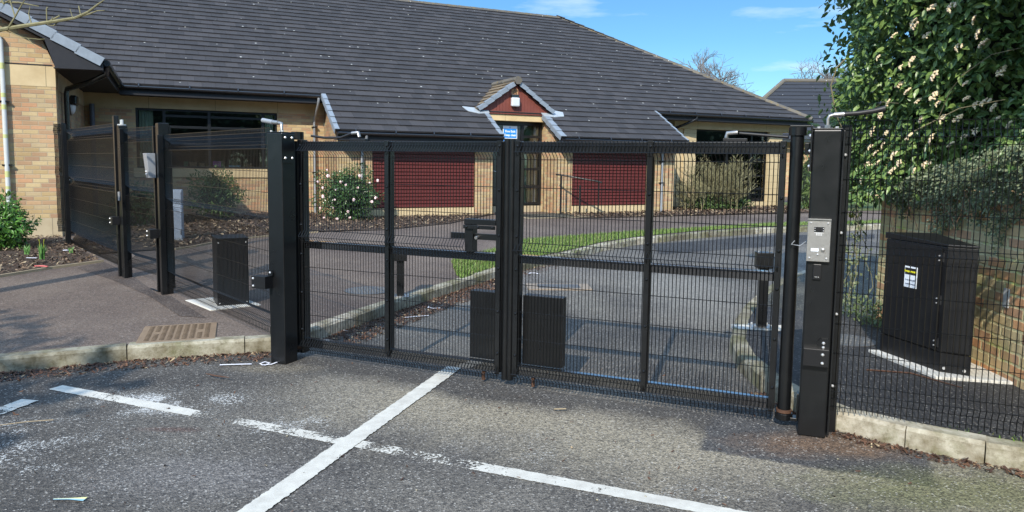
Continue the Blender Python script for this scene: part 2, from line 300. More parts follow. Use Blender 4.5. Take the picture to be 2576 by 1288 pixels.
M['paving'] = asphalt('reddish_tarmac', (.165, .122, .098), (.265, .205, .160), .45, .6, lo=.36, hi=.62)
T = NT('kerb_concrete'); ob = T.obj(); rp = T.n('NewGeometry', 'Random Per Island')
c = T.ramp(rp, [(0, (.20, .18, .13)), (.4, (.30, .28, .21)), (.75, (.42, .39, .30)), (1, (.56, .51, .42))]); c = T.mix(T.n('MapRange', _0=T.noise(5, 6, .65), _1=.40, _2=.62), c, T.mix(1., c, (.42, .38, .30), 'MULTIPLY'))
c = T.mix(T.math('MULTIPLY', T.n('MapRange', _0=T.noise(2.3, 6, .65), _1=.50, _2=.62), .6), c, (.13, .13, .045)); c = T.mix(T.n('MapRange', _0=T.noise(26, 5, .7), _1=.52, _2=.7), c, T.mix(1., c, (.6, .58, .52), 'MULTIPLY')); M['kerb'] = T.bsdf(c, .9, bump=T.noise(40, 5, .7), bstr=.6, bdist=.008)
M['slab'] = simple('pale_concrete_base', (.62, .60, .54), .85, 0, .15, 8, .3)
M['edging'] = simple('weathered_timber_edging', (.34, .27, .17), .85, 0, .25, 12, .3)
T = NT('soil'); M['soil'] = T.bsdf(T.mix(T.noise(9, 6, .7), (.030, .020, .014), (.095, .062, .040)), .95, bump=T.noise(35, 6, .7), bstr=.9, bdist=.03)
T = NT('bark_chips'); c = T.ramp(T.n('NewGeometry', 'Random Per Island'), [(0, (.035, .02, .013)), (.5, (.10, .06, .035)), (.8, (.21, .14, .085)), (1, (.42, .33, .2))]); M['chips'] = T.bsdf(c, .85)
T = NT('leaf_litter_brown'); c = T.ramp(T.n('NewGeometry', 'Random Per Island'), [(0, (.035, .018, .012)), (.5, (.09, .042, .024)), (.9, (.17, .085, .045)), (1, (.42, .33, .2))]); M['litter'] = T.bsdf(c, .85)
T = NT('turf_base'); M['turf'] = T.bsdf(T.mix(T.noise(2.2, 5, .6), T.mix(T.noise(30, 4, .7), (.05, .10, .015), (.13, .24, .04)), (.10, .09, .045)), .95, bump=T.noise(90, 3), bstr=.8, bdist=.02)
T = NT('grass_blades'); c = T.ramp(T.n('NewGeometry', 'Random Per Island'), [(0, (.05, .10, .018)), (.55, (.12, .21, .035)), (.85, (.20, .29, .07)), (1, (.33, .30, .14))]); M['blade'] = T.bsdf(c, .6)
T = NT('worn_white_paint'); ob = T.obj(); n1 = T.noise(38, 5, .75); n2 = T.noise(2.4, 4, .6)
def paint(name, wear):
    T = NT(name); uv = T.uv(); at = T.n('Attribute', 'Fac', props=dict(attribute_name='edge')); w = T.n('Attribute', 'Fac', props=dict(attribute_name='wear'))
    n1 = T.noise(55, 5, .7); n2 = T.noise(6, 4, .6)
    e = T.math('ADD', at, T.math('MULTIPLY', T.math('SUBTRACT', T.noise(22, 5, .7), .5), .45))        # ragged edges
    a = T.math('LESS_THAN', e, .80); thr = T.math('ADD', T.math('MULTIPLY', n1, .55), T.math('MULTIPLY', n2, .45))
    b = T.math('GREATER_THAN', thr, w); al = T.math('MULTIPLY', a, b)
    c = T.mix(T.n('MapRange', _0=T.noise(9, 5, .7), _1=.35, _2=.8), (.62, .60, .53), (.42, .40, .35))
    return T.bsdf(c, .75, bump=T.noise(120, 3), bstr=.4, bdist=.003, alpha=al)
M['paint'] = paint('white_line_paint', 0)
T = NT('iron_cover'); uv = T.obj(); M['iron'] = T.bsdf(T.mix(T.noise(8, 4), (.20, .13, .075), (.34, .24, .15)), .6, .25, bump=T.noise(80, 3), bstr=.3, bdist=.003)
M['iron_grey'] = simple('grey_iron_cover', (.13, .13, .13), .6, .3, .3, 20, .4)
M['hedge'] = leaf_mat('glossy_dark_leaf', (.048, .115, .038), (.24, .35, .095), .36)
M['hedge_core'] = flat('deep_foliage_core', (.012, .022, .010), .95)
M['cotone'] = leaf_mat('small_grey_green_leaf', (.09, .13, .07), (.36, .41, .24), .5)
M['camellia'] = leaf_mat('camellia_leaf', (.022, .055, .02), (.09, .18, .05), .28)
M['shrub'] = leaf_mat('laurel_leaf', (.03, .10, .012), (.13, .30, .045), .35)
M['shrub2'] = leaf_mat('olive_shrub_leaf', (.03, .06, .015), (.12, .19, .05), .45)
M['ivy'] = leaf_mat('yellow_green_leaf', (.12, .20, .02), (.42, .42, .05), .45)
M['far_green'] = leaf_mat('far_tree_leaf', (.014, .032, .009), (.035, .06, .02), .6)
M['daff'] = leaf_mat('daffodil_leaf', (.06, .18, .04), (.16, .32, .09), .5)
T = NT('flower_cream'); c = T.ramp(T.n('NewGeometry', 'Random Per Island'), [(0, (.80, .60, .36)), (.4, (.86, .78, .46)), (.85, (.85, .62, .48)), (1, (.88, .82, .68))]); M['flower'] = T.bsdf(c, .7)
M['pinkflower'] = flat('pale_pink_petal', (.85, .62, .60), .6)
T = NT('olive_bark'); M['bark'] = T.bsdf(T.mix(T.noise(14, 5, .7), (.10, .085, .045), (.24, .21, .12)), .9, bump=T.noise(40, 4), bstr=.5, bdist=.005)
T = NT('mossy_twig'); M['twig'] = T.bsdf(T.mix(T.noise(20, 4), (.12, .115, .05), (.30, .27, .15)), .9)
T = NT('far_twig'); M['ftwig'] = T.bsdf((.16, .14, .13), .9)

# ------------------------------------------------------------------ ground, kerbs, beds
def sheet(name, poly, off, m, step=.8, kind='structure', zf=None):
    bm = bmesh.new(); vs = [bm.verts.new((p[0], p[1], 0)) for p in poly]; bm.faces.new(vs)
    ys = [yl(*p[:2]) for p in poly]; c = max(min(ys), -12.)
    while c < min(max(ys), -1.4):
        x, y = bl(0, c); bmesh.ops.bisect_plane(bm, geom=bm.verts[:]+bm.edges[:]+bm.faces[:], plane_co=(x, y, 0), plane_no=(-sin(TH), cos(TH), 0)); c += step
    bmesh.ops.triangulate(bm, faces=bm.faces[:])
    for v in bm.verts: v.co.z = off + (zf(v.co.x, v.co.y) if zf else rise(v.co.x, v.co.y))
    bmesh.ops.recalc_face_normals(bm, faces=bm.faces[:])
    for f in bm.faces:
        if f.normal.z < 0: f.normal_flip()
    me = bpy.data.meshes.new(name); bm.to_mesh(me); bm.free(); me.materials.append(m); o = bpy.data.objects.new(name, me); COL.objects.link(o)
    if kind: o['kind'] = kind
    return o
def P2(px, py, off=.12): p = GT(px, py, off); return (p.x, p.y)
sheet('ground', [(-600,-600),(600,-600),(600,900),(-600,900)], -.06, M['turf'], step=1.5)
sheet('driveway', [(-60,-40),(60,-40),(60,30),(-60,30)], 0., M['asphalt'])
kl = [(-14, 1.6), (-6.5, 4.3), (-3.87, 5.46), (-2.98, 5.91), (-2.05, 6.2), (-1.87, 6.36), (-1.75, 6.65), P2(850, 808), P2(1000, 757), P2(1165, 705), P2(1240, 682), P2(1330, 658), P2(1440, 635), P2(1520, 614), P2(1600, 601), P2(1760, 585), P2(1945, 573), P2(2170, 567), (15, 21.8), (32, 26)]
kr = [(34, 21.5), (16, 18.6), (9, 15.2), P2(2130, 648), P2(1985, 690), P2(1930, 718), P2(1880, 755), P2(1848, 800), P2(1835, 850), P2(1860, 900), P2(1920, 950), (1.90, 4.83), (2.04, 4.50), (2.25, 4.28), (2.52, 4.07), (2.81, 3.90), (3.5, 3.58), (6, 2.7), (14, 0)]
def inset(pts, w, side):
    out = []
    for i, p in enumerate(pts):
        a = Vector(pts[max(i-1, 0)]); b = Vector(pts[min(i+1, len(pts)-1)]); d = (b-a).normalized(); out.append((p[0]-d.y*w*side, p[1]+d.x*w*side))
    return out
sheet('pavement', inset(kl, .10, 1)+[(32, 60), (-60, 60), (-60, -2)], .118, M['paving'])
sheet('pavement', inset(kr, .10, 1)+[(34, -3)], .118, M['asphalt_old'])
def kerb(pts, side, name='kerb', blk=.9, h=.125):
    mb = MB(); P = [Vector(p) for p in pts]; L = [0]
    for a, b in zip(P, P[1:]): L.append(L[-1]+(b-a).length)
    def at(s):
        for i in range(len(P)-1):
            if s <= L[i+1] or i == len(P)-2: t = (s-L[i])/(L[i+1]-L[i]); return P[i].lerp(P[i+1], t)
    s = 0
    while s < L[-1]-.05:
        a = at(s); step = blk
        for st in (blk, .6, .4, .25):
            b = at(min(s+st, L[-1])); mid = at(min(s+st/2, L[-1])); step = st
            if ((a+b)/2-mid).length < .012: break
        d = (b-a).normalized(); nrm = Vector((-d.y, d.x))*side; g = .004; a2 = a+d*g; b2 = b-d*g; za = rise(*a)+h; zb = rise(*b)+h
        q = []; jz = random.uniform(-.004, .004)
        prof = [(0, -.2), (.004, -.022), (.022, 0), (.135, 0), (.135, -.2)]
        for e, z in ((a2, za+jz), (b2, zb+jz)): q += [(e.x+nrm.x*o_, e.y+nrm.y*o_, z+dz) for o_, dz in prof]
        k = len(prof); fs = [(i, i+1, k+i+1, k+i) for i in range(k-1)] + [tuple(range(k))[::-1], tuple(range(k, 2*k))]
        mb.add(q, fs if side < 0 else [f[::-1] for f in fs]); s += step
    return structure(mb.build(name, M['kerb']))
kerb(kl, 1); kerb(kr, 1)
# fresh trenches in the road and on the right pavement
sheet('road_patch', [P2(*p, 0) for p in ((1660,640),(1640,615),(1945,592),(2200,590),(2200,600),(1945,620))], .004, M['asphalt_new'])
sheet('pavement_patch', [P2(*p) for p in ((2220,806),(1900,768),(1872,800),(1856,852),(1884,905),(1940,955))]+[(2.04,4.72),(2.36,4.38),(2.86,4.05),(3.6,3.75),(3.75,5.)], .122, M['asphalt_new'])
sheet('pavement_patch', [P2(*p) for p in ((192,674),(262,659),(330,690),(398,742),(430,745),(520,800),(452,795),(375,745),(285,705))], .122, asphalt('dark_red_tarmac', (.10, .076, .064), (.16, .122, .098), .5, 1.2))
# planting beds
def bed(poly, off=.13): return sheet('planting_bed', poly, off, M['soil'], zf=lambda x, y: rise(x, y)+.02*math.sin(3*x)*math.sin(2.3*y))
W1 = .55; W2 = -1.15                                 # upper wall line, lower wall line (building frame)
bed1 = [P2(*p) for p in ((-300,744),(0,696),(130,675),(259,658),(205,628),(178,612))]+[bl(-2.8,-4.02), bl(-9,-4.02)]
bed2 = [P2(*p) for p in ((250,640),(330,634),(440,627),(490,620),(560,606),(690,592),(800,584),(968,579),(1131,563),(1242,540))]+[bl(6.55,-1.13), bl(2.6,-1.13), bl(2.6,.56), bl(-2.74,.56), bl(-2.74,-3.6)]
bed3 = [P2(*p) for p in ((1440,546),(1500,549),(1750,543),(1950,538),(2040,536))]+[bl(18.6,.56), bl(12.5,.56), bl(12.5,-1.13), bl(8.6,-1.13)]
for b in (bed1, bed2, bed3): bed(b)
mb = MB()
e = [GT(*p, .12) for p in ((-300,746),(0,697),(130,676),(259,659))]
for a, b in zip(e, e[1:]): mb.bar(a+Vector((0,0,.0)), b+Vector((0,0,.0)), .035, .06)
e = [GT(*p, .12) for p in ((440,628),(490,621),(560,607),(690,593),(800,585))]
for a, b in zip(e, e[1:]): mb.bar(a, b, .035, .05)
structure(mb.build('bed_edging', M['edging']))
# approach to the door
rp_ = [bl(6.9,-1.1), bl(8.45,-1.1), P2(1400,531), P2(1486,547), P2(1330,551), P2(1245,541)]
sheet('door_path', rp_, .127, M['edging']); cen = (sum(p[0] for p in rp_)/6, sum(p[1] for p in rp_)/6)
sheet('door_path', [(cen[0]+(p[0]-cen[0])*.8, cen[1]+(p[1]-cen[1])*.8) for p in rp_], .131, M['asphalt_old'])
# grass
gr1 = [P2(*p) for p in ((1135,657),(1148,692),(1172,706),(1245,681),(1333,655),(1443,632),(1523,612),(1603,599),(1760,583),(1945,571),(2170,565))]+[(15,22.1),(15,22.7)]+[P2(*p) for p in ((2170,557),(1950,562),(1600,583),(1320,604),(1230,632))]
gr1 = [gr1[0], gr1[1]]+[(p[0]-.07, p[1]+.12) for p in gr1[2:11]]+gr1[11:]
gr2 = [P2(2060,531), P2(2300,529), (24,30), (22,40), bl(19.2, 2)]
sheet('grass_verge', gr1, .125, M['turf']); sheet('grass_verge', gr2, .125, M['turf'])
def inpoly(P, poly):
    x, y = P[:, 0], P[:, 1]; r = np.zeros(len(P), bool)
    for (x1, y1), (x2, y2) in zip(poly, poly[1:]+poly[:1]):
        c = ((y1 > y) != (y2 > y)) & (x < (x2-x1)*(y-y1)/((y2-y1) if y2 != y1 else 1e-9)+x1); r ^= c
    return r
def scatter(poly, n, near=None):
    a = np.array(poly); out = np.zeros((0, 2))
    while len(out) < n:
        p = a.min(0)+rng.random((n*3, 2))*(a.max(0)-a.min(0)); p = p[inpoly(p, poly)]
        if near is not None: p = p[rng.random(len(p)) < np.clip((near/np.maximum(np.hypot(p[:, 0], p[:, 1]), .1))**2, 0, 1)]
        out = np.vstack([out, p])
        if len(p) == 0: break
    return out[:n]
def zrise(P): return np.array([rise(x, y) for x, y in P])
def blades(name, poly, n, h, w, m, z0=.125, near=None):
    P = scatter(poly, n, near); n = len(P); a = rng.random(n)*2*pi; hh = h*(.5+rng.random(n)); z = zrise(P)+z0; lean = rng.normal(0, .35, (n, 2))*hh[:, None]
    V = np.zeros((n, 3, 3)); V[:, 0, :2] = P+np.stack([np.cos(a), np.sin(a)], 1)*w; V[:, 1, :2] = P-np.stack([np.cos(a), np.sin(a)], 1)*w; V[:, 2, :2] = P+lean
    V[:, 0, 2] = z; V[:, 1, 2] = z; V[:, 2, 2] = z+hh; F = np.arange(n*3).reshape(n, 3)
    return mesh_obj(name, V.reshape(-1, 3), F, m)
o = blades('grass', gr1, 26000, .045, .006, M['blade'], near=11); tag(o, 'short green grass on the verge along the driveway kerb', 'grass', kind='stuff')
def flakes(P, z, size, m, name, tilt=.35):
    n = len(P); a = rng.random(n)*2*pi; L = size*(.4+rng.random(n)*1.3); Wd = L*(.22+.3*rng.random(n)); d = np.stack([np.cos(a), np.sin(a), rng.normal(0, tilt, n)], 1); s_ = np.stack([-np.sin(a), np.cos(a), rng.normal(0, tilt, n)], 1)
    c = np.concatenate([P, z[:, None]], 1); V = np.stack([c-d*L[:, None]/2-s_*Wd[:, None]/2, c+d*L[:, None]/2-s_*Wd[:, None]/2*.6, c+d*L[:, None]/2*.9+s_*Wd[:, None]/2, c-d*L[:, None]/2*.8+s_*Wd[:, None]/2], 1)
    return mesh_obj(name, V.reshape(-1, 3), np.arange(n*4).reshape(n, 4), m)
for bd, n, sz, nr, lab in ((bed1, 9000, .035, 12, 'brown bark chips on the bed by the buff gable wall'), (bed2, 9000, .05, 16, 'brown bark chips on the bed behind the mesh fence and camellia'), (bed3, 4500, .06, 22, 'brown bark chips on the bed at the foot of the bare shrub')):
    P = scatter(bd, n, nr); tag(flakes(P, zrise(P)+.15+rng.random(len(P))*.012, sz, M['chips'], 'bark_mulch'), lab, 'mulch', kind='stuff')
def along(pts, n, w0, w1, side=1):
    P = np.array(pts); seg = np.diff(P, axis=0); L = np.hypot(seg[:, 0], seg[:, 1]); i = rng.choice(len(L), n, p=L/L.sum()); t = rng.random(n)[:, None]
    d = seg[i]/L[i][:, None]; nn = np.stack([-d[:, 1], d[:, 0]], 1)*side; return P[i]+seg[i]*t+nn*(w0+(w1-w0)*rng.random(n)**1.6)[:, None]
P = np.vstack([along(kl[1:5], 3400, -.01, -.28), along(kl[6:11], 5600, -.01, -.42), along(kl[10:13], 500, -.01, -.3), along(kr[10:16], 600, -.01, -.12)])
tag(flakes(P, zrise(P)+.004+rng.random(len(P))*.012, .024, M['litter'], 'leaf_litter'), 'brown dead needles and leaf scraps in the road gutter along the kerbs', 'leaf litter', kind='stuff')
P = scatter([(-5,2.5),(4,2.5),(4,6),(-5,6)], 420); tag(flakes(P, zrise(P)+.006, .018, M['litter'], 'road_debris'), 'tiny scattered scraps and grit lying on the asphalt', 'debris', kind='stuff')

P = np.vstack([along(inset(kr[14:], .13, 1), 900, .0, .10), along(inset(kl[11:18], .0, -1)[::-1], 500, -.03, .05)])
n = len(P); a = rng.random(n)*6.28; hh = .012+.03*rng.random(n)**2; z = zrise(P)+.118; V = np.zeros((n, 3, 3)); V[:, 0, :2] = P+np.stack([np.cos(a), np.sin(a)], 1)*.006; V[:, 1, :2] = P-np.stack([np.cos(a), np.sin(a)], 1)*.006; V[:, 2, :2] = P+rng.normal(0, .012, (n, 2)); V[:, :2, 2] = z[:, None]; V[:, 2, 2] = z+hh
tag(mesh_obj('moss', V.reshape(-1, 3), np.arange(n*3).reshape(n, 3), M['blade']), 'thin line of moss and weeds along the back of the kerbs', 'moss', kind='stuff')
# road markings: thin paint sheets with ragged worn edges
def line(a, b, w, wear, n=60, name='road_marking', z=.0075):
    a = Vector((*a, 0)); b = Vector((*b, 0)); d = (b-a); nrm = Vector((-d.y, d.x, 0)).normalized(); me = bpy.data.meshes.new(name); V = []; Fc = []; ed = []; we = []
    offs = [-.85, -.5, 0, .5, .85]
    for i in range(n+1):
        p = a+d*i/n
        for o_ in offs: q = p+nrm*o_*w; V.append((q.x, q.y, z+rise(q.x, q.y))); ed.append(abs(o_)/.5*.8 if abs(o_) <= .5 else 1.3); we.append(wear(i/n))
    for i in range(n):
        for k in range(4): Fc.append((i*5+k, i*5+5+k, i*5+6+k, i*5+1+k))
    me.from_pydata(V, [], Fc); me.materials.append(M['paint']); set_uv(me)
    for nm, dat in (('edge', ed), ('wear', we)): at_ = me.attributes.new(nm, 'FLOAT', 'POINT'); at_.data.foreach_set('value', dat)
    me.validate()
    for p_ in me.polygons:
        pass
    o = bpy.data.objects.new(name, me); COL.objects.link(o); o['kind'] = 'structure'; return o
pa = GT(1143, 925, 0); pb = GT(636, 1288, 0); dd = pb-pa
line((pa.x, pa.y), (pa.x+dd.x*1.8, pa.y+dd.y*1.8), .125, lambda t: .30+.04*sin(t*9), 60)
pa = GT(140, 975, 0); pb = GT(1810, 1288, 0); dd = pb-pa; LX = [(140,.25),(215,.3),(235,.46),(330,.45),(350,.30),(470,.32),(500,.60),(585,.60),(600,.48),(840,.49),(860,.3),(920,.48),(940,.58),(985,.49),(1100,.545),(1160,.49),(1260,.44),(1420,.40),(1600,.36),(1800,.33),(3000,.33)]
def wearB(t):
    q = pa+dd*t*1.6; d = q-CO; x = CX+FPX*d.dot(CRT)/d.dot(_F)
    for (x0, w0), (x1, w1) in zip(LX, LX[1:]):
        if x <= x1: return w0+(w1-w0)*max(0, x-x0)/(x1-x0)
    return .2
line((pa.x, pa.y), (pa.x+dd.x*1.6, pa.y+dd.y*1.6), .105, wearB, 160, z=.0035)
pa = GT(75, 1008, 0); pb = GT(-60, 1060, 0); line((pa.x, pa.y), (pb.x*1.5-pa.x*.5, pb.y*1.5-pa.y*.5), .13, lambda t: .40+.2*t, 30)

# ------------------------------------------------------------------ welded mesh gates and fences
def bolt(mb, x, y, z, r=.011, d=(0, -1, 0)):
    c = Vector((x, y, z)); dv = Vector(d); mb.tube([c, c+dv*r*.5, c+dv*r*.95], [r, r*.85, r*.35], 8)
def vmesh(x0, x1, dx, prof, rows, r=.003, rh=.0026, cut=None, n=4, ys=1):
    """welded wires: prof = [(z, y)] of an upright wire from the top down, rows = [(z, y)] of the crosswires"""
    mb = MB(); k = int(round((x1-x0)/dx))
    for i in range(k+1):
        x = x0+(x1-x0)*i/k
        if cut and cut[0] < x < cut[1]:
            up = [p for p in prof if p[0] >= cut[3]]; lo = [p for p in prof if p[0] <= cut[2]]
            up = up+[(cut[3], 0)]; lo = [(cut[2], 0)]+lo
            for q in (up, lo): mb.tube([(x, y*ys, z) for z, y in q], r, n)
        else: mb.tube([(x, y*ys, z) for z, y in prof], r, n)
    for z, y in rows:
        if cut and cut[2] < z < cut[3]: mb.tube([(x0, y*ys+r, z), (cut[0], y*ys+r, z)], rh, n)
        else: mb.tube([(x0-.012, y*ys+r, z), (x1+.012, y*ys+r, z)], rh, n)
    return mb
GA = .4037; GX, GY = .0334, 5.2724; LW = 1.775; GAP = .14
gdir = Vector((cos(GA), -sin(GA), 0)); gup = Vector((sin(GA), cos(GA), 0))
F_ = -.042
gprof = [(1.803,0),(1.768,0),(1.728,F_),(1.718,F_),(1.685,0),(1.075,0),(1.030,F_),(1.018,F_),(.975,0),(.165,0),(.122,F_),(.112,F_),(.080,-.006),(.050,-.004)]
grows = [(1.771,0),(1.723,F_-.006),(1.671,0),(1.471,0),(1.271,0),(1.076,0),(1.024,F_-.006),(.973,0),(.771,0),(.571,0),(.371,0),(.171,0),(.117,F_-.008),(.076,-.006)]
def leaf(left):
    o0 = Vector((GX, GY, 0)) + (gdir*(-LW-GAP) if left else Vector()); B = .825 if left else .95
    t = empty('gate_leaf', o0, -GA, ('left leaf of the black mesh double gate, with the slide latch box' if left else 'right leaf of the black mesh double gate, hung beside the intercom pillar'), 'gate', 'leaves of the double driveway gate')
    cut = (1.50, 1.79, 1.005, 1.195) if left else None
    vmesh(0, LW, .025, gprof, grows, .0028, .0025, cut).build('mesh_panel', M['wire'], t, smooth=True)
    for x in (0, B, LW): MB().box(x-.019, x+.019, .012, .075, .10, 1.80).build('stile', M['black'], t, bevel=.003)
    # rails butt between the stiles
    for z0, z1, nm in ((1.722, 1.797, 'top_rail'), (.925, .985, 'middle_rail'), (.095, .165, 'bottom_rail')):
        mb = MB()
        for a, b in ((.0195, B-.0195), (B+.0195, LW-.0195)): mb.box(a, b, .014, .074, z0, z1)
        mb.build(nm, M['black' if nm == 'top_rail' else 'gloss'], t, bevel=.003)
    for x in (0, B, LW):
        mb = MB().box(x-.018, x+.018, -.013, -.006, .09 if x != B else .13, 1.803); s_ = mb.build('clamp_strip', M['black'], t, bevel=.0015)
        mb = MB()
        for z in (1.765, 1.45, 1.12, .88, .56, .25): bolt(mb, x+.004, -.013, z, .011)
        mb.build('bolt_heads', M['black'], s_, smooth=True)
    if left:
        tx = LW+.048; MB().tube([(tx, .03, .05), (tx, .03, 1.815)], .026, 16).build('closing_tube', M['black'], t, smooth=True)
        hx = -.055; MB().tube([(hx, .03, .10), (hx, .03, 1.80)], .033, 16).build('hinge_tube', M['black'], t, smooth=True)
        MB().tube([(hx, .03, .072), (hx, .03, .098)], .040, 16).build('hinge_collar', M['rust'], t, smooth=True)
        MB().tube([(hx, .03, 1.812), (hx, .03, 1.875)], .050, 20).build('hinge_cap', M['black'], t, smooth=True)
        MB().box(1.51, 1.755, .076, .16, .17, .685).build('drop_bolt_cover', M['black'], t, bevel=.004)
        mb = MB().box(1.50, 1.755, -.02, .055, 1.190, 1.232).box(1.50, 1.566, -.004, .075, .986, 1.188)
        lb = mb.build('latch_box', M['black'], t, bevel=.003)
        mb = MB().box(1.497, 1.757, -.028, -.021, 1.160, 1.188); ls = mb.build('latch_strip', M['black'], t, bevel=.0015)
        mb = MB(); [bolt(mb, x, -.028, 1.174, .011) for x in (1.525, 1.62, 1.735)]; mb.build('bolt_heads', M['black'], ls, smooth=True)
        sb = MB().box(1.37, 1.75, .020, .034, 1.078, 1.124).build('slide_bar', M['black'], t, bevel=.003)
        MB().tube([(1.60, .02, 1.10), (1.60, -.025, 1.095)], [.009, .012], 8).build('slide_knob', M['steel'], sb, smooth=True)
    else:
        tx = -.052; MB().tube([(tx, .03, .05), (tx, .03, 1.815)], .026, 16).build('closing_tube', M['black'], t, smooth=True)
        hx = LW+.078; MB().tube([(hx, .02, .115), (hx, .02, 1.835)], .040, 24).build('hinge_tube', M['black'], t, smooth=True)
        MB().tube([(hx, .02, .094), (hx, .02, .114)], .047, 20).build('hinge_collar', M['rust'], t, smooth=True)
        MB().tube([(hx, .02, 1.836), (hx, .02, 1.885)], [.052, .052], 24).build('hinge_cap', M['black'], t, smooth=True)
        MB().box(.025, .335, .076, .16, .17, .685).build('drop_bolt_cover', M['black'], t, bevel=.004)
    mb = MB(); x = (LW-.13) if left else .13; mb.tube([(x, .04, .02), (x, .04, .095)], .014, 8); mb.build('drop_bolt', M['rust'], t, smooth=True)
    return t
leaf(True); leaf(False)

# gate posts
def frame_at(x, y): return Vector((x, y, rise(x, y)))
def bracket(t, x0, x1, y0, y1, z0, z1, bolts):
    b = MB().box(x0, x1, y0, y1, z0, z1).build('bracket_box', M['cab'], t, bevel=.0015); mb = MB()
    for x, z in bolts: bolt(mb, x, y0, z, .010)
    mb.build('bolt_heads', M['zinc'], b, smooth=True); return b
# left driveway post: front-left foot at (-1.95, 5.87)
t = empty('gate_post', (-1.95, 5.87, 0), -GA, 'thick square black gate post at the kerb end, left of the double gate', 'post')
MB().box(0, .15, 0, .15, 0, 1.856).build('post', M['black'], t, bevel=.006)
MB().box(-.003, .153, -.003, .153, 1.857, 1.865).build('cap', M['black'], t, bevel=.002)
bracket(t, -.105, .035, -.09, -.001, .62, .72, ((-.085, .64), (-.085, .70)))
mb = MB().prism_y([(.0, .72), (.05, .72), (.05, .745), (.04, .765), (.01, .765), (0, .745)], -.02, -.001); l_ = mb.build('eye_plate', M['black'], t); mb = MB(); bolt(mb, .025, -.02, .745, .010); mb.build('bolt_heads', M['zinc'], l_, smooth=True)
# hinges reach out to the leaf's tube
hx, hy = (Matrix.Rotation(GA, 3, 'Z') @ (Vector((GX, GY, 0))+gdir*(-LW-GAP-.055)+gup*.03 - Vector((-1.95, 5.87, 0)))).xy
mb = MB().box(.152, hx+.01, hy-.04, hy+.04, .045, .07).prism_y([(.152, .071), (hx-.03, .071), (.152, .20)], hy-.006, hy+.006).box(.1525, .162, hy-.045, hy+.045, .072, .22); mb.tube([(hx, hy, .046), (hx, hy, .069)], .052, 16); mb.build('bottom_hinge', M['black'], t, bevel=.002)
mb = MB().box(.152, .164, -.02, .12, 1.62, 1.85).box(.165, hx+.02, hy-.03, hy+.03, 1.79, 1.81); th_ = mb.build('top_hinge', M['black'], t, bevel=.002)
mb = MB()
for z in (1.66, 1.82): bolt(mb, .164, .02, z, .011, (1, 0, 0)); bolt(mb, .164, .10, z, .011, (1, 0, 0))
mb.build('bolt_heads', M['zinc'], th_, smooth=True)
mb = MB(); mb.tube([(.08, .08, 1.86), (.08, .08, 1.915), (.07, .09, 1.935), (.03, .10, 1.94)], .012, 10); mb.tube([(.03, .10, 1.94), (-.03, .11, 1.945)], .017, 10); f = mb.build('hose_elbow', M['steel'], t, smooth=True)
MB().tube([(-.03, .11, 1.945), (-.10, .13, 1.955), (-.17, .15, 1.965)], .019, 10).build('hose', M['galv'], f, smooth=True)
mb = MB(); [mb.tube([(x, y, 1.865), (x, y, 1.878)], .009, 8) for x, y in ((.02, .03), (.13, .03), (.02, .13))]; mb.build('bolt_heads', M['zinc'], t, smooth=True)

# right pillar with the entry panel
px_, py_ = 1.775, 4.40
t = empty('gate_pillar', (px_, py_, 0), -GA*.9, 'thick square black pillar carrying the steel intercom panel, right of the double gate', 'pillar')
MB().box(0, .158, 0, .15, 0, 1.866).build('post', M['black'], t, bevel=.009)
MB().box(-.002, .160, -.002, .152, 1.867, 1.874).build('cap', M['black'], t, bevel=.002)
mb = MB(); [mb.tube([(x, y, 1.874), (x, y, 1.885)], .010, 8) for x, y in ((.03, .03), (.13, .03), (.13, .12))]; mb.build('bolt_heads', M['zinc'], t, smooth=True)
mb = MB(); mb.tube([(.078, .05, 1.875), (.078, .05, 1.895)], .018, 6); mb.tube([(.078, .05, 1.895), (.078, .05, 1.93), (.086, .05, 1.948), (.11, .052, 1.955)], .010, 10); mb.tube([(.11, .052, 1.955), (.165, .055, 1.958)], .0145, 10)
f = mb.build('hose_elbow', M['steel'], t, smooth=True); MB().tube([(.165, .055, 1.958), (.24, .06, 1.963), (.32, .07, 1.975), (.38, .08, 1.99)], [.0145, .014, .015, .019], 10).build('hose', M['hose'], f, smooth=True)
ip = MB().box(-.004, .124, -.030, -.001, 1.085, 1.338).build('intercom_panel', M['steel'], t, bevel=.002)
MB().box(-.004, .124, -.040, -.0305, 1.334, 1.341).build('rain_hood', M['steel'], ip)
MB().box(.032, .088, -.0325, -.0305, 1.262, 1.292).build('camera_window', M['plastic'], ip)
MB().tube([(.06, -.0326, 1.277), (.06, -.036, 1.277)], .011, 16).build('camera_lens', M['cab'], ip, smooth=True)
mb = MB(); [mb.tube([(x, -.0326, z), (x, -.0345, z)], .0025, 6) for x in (.037, .083) for z in (1.270, 1.284)]; [mb.box(x-.004, x+.004, -.0322, -.0306, z-.002, z+.002) for x in (.048, .060, .072) for z in (1.244, 1.251)]; mb.box(.034, .086, -.034, -.0326, 1.2555, 1.2585); mb.build('speaker_grille', M['white'], ip)
MB().box(.020, .062, -.0325, -.0306, 1.146, 1.164).build('name_plate', M['sign_white'], ip)
MB().tube([(.086, -.0306, 1.156), (.086, -.035, 1.156), (.086, -.037, 1.156)], [.011, .011, .008], 16).build('call_button', M['steel'], ip, smooth=True)
mb = MB(); [bolt(mb, x, -.0305, z, .0065) for x in (.014, .107) for z in (1.105, 1.315)]; bolt(mb, .058, -.0305, 1.127, .007); mb.build('screws', M['zinc'], ip, smooth=True)
cr = MB().box(.038, .084, -.018, -.001, .975, 1.068).build('card_reader', M['galv'] if False else M['cab'], t, bevel=.003); mb = MB(); [mb.box(x-.0025, x+.0025, -.0195, -.0182, .990, .9925) for x in (.052, .061, .070)]; mb.build('indicator_lights', M['white'], cr)
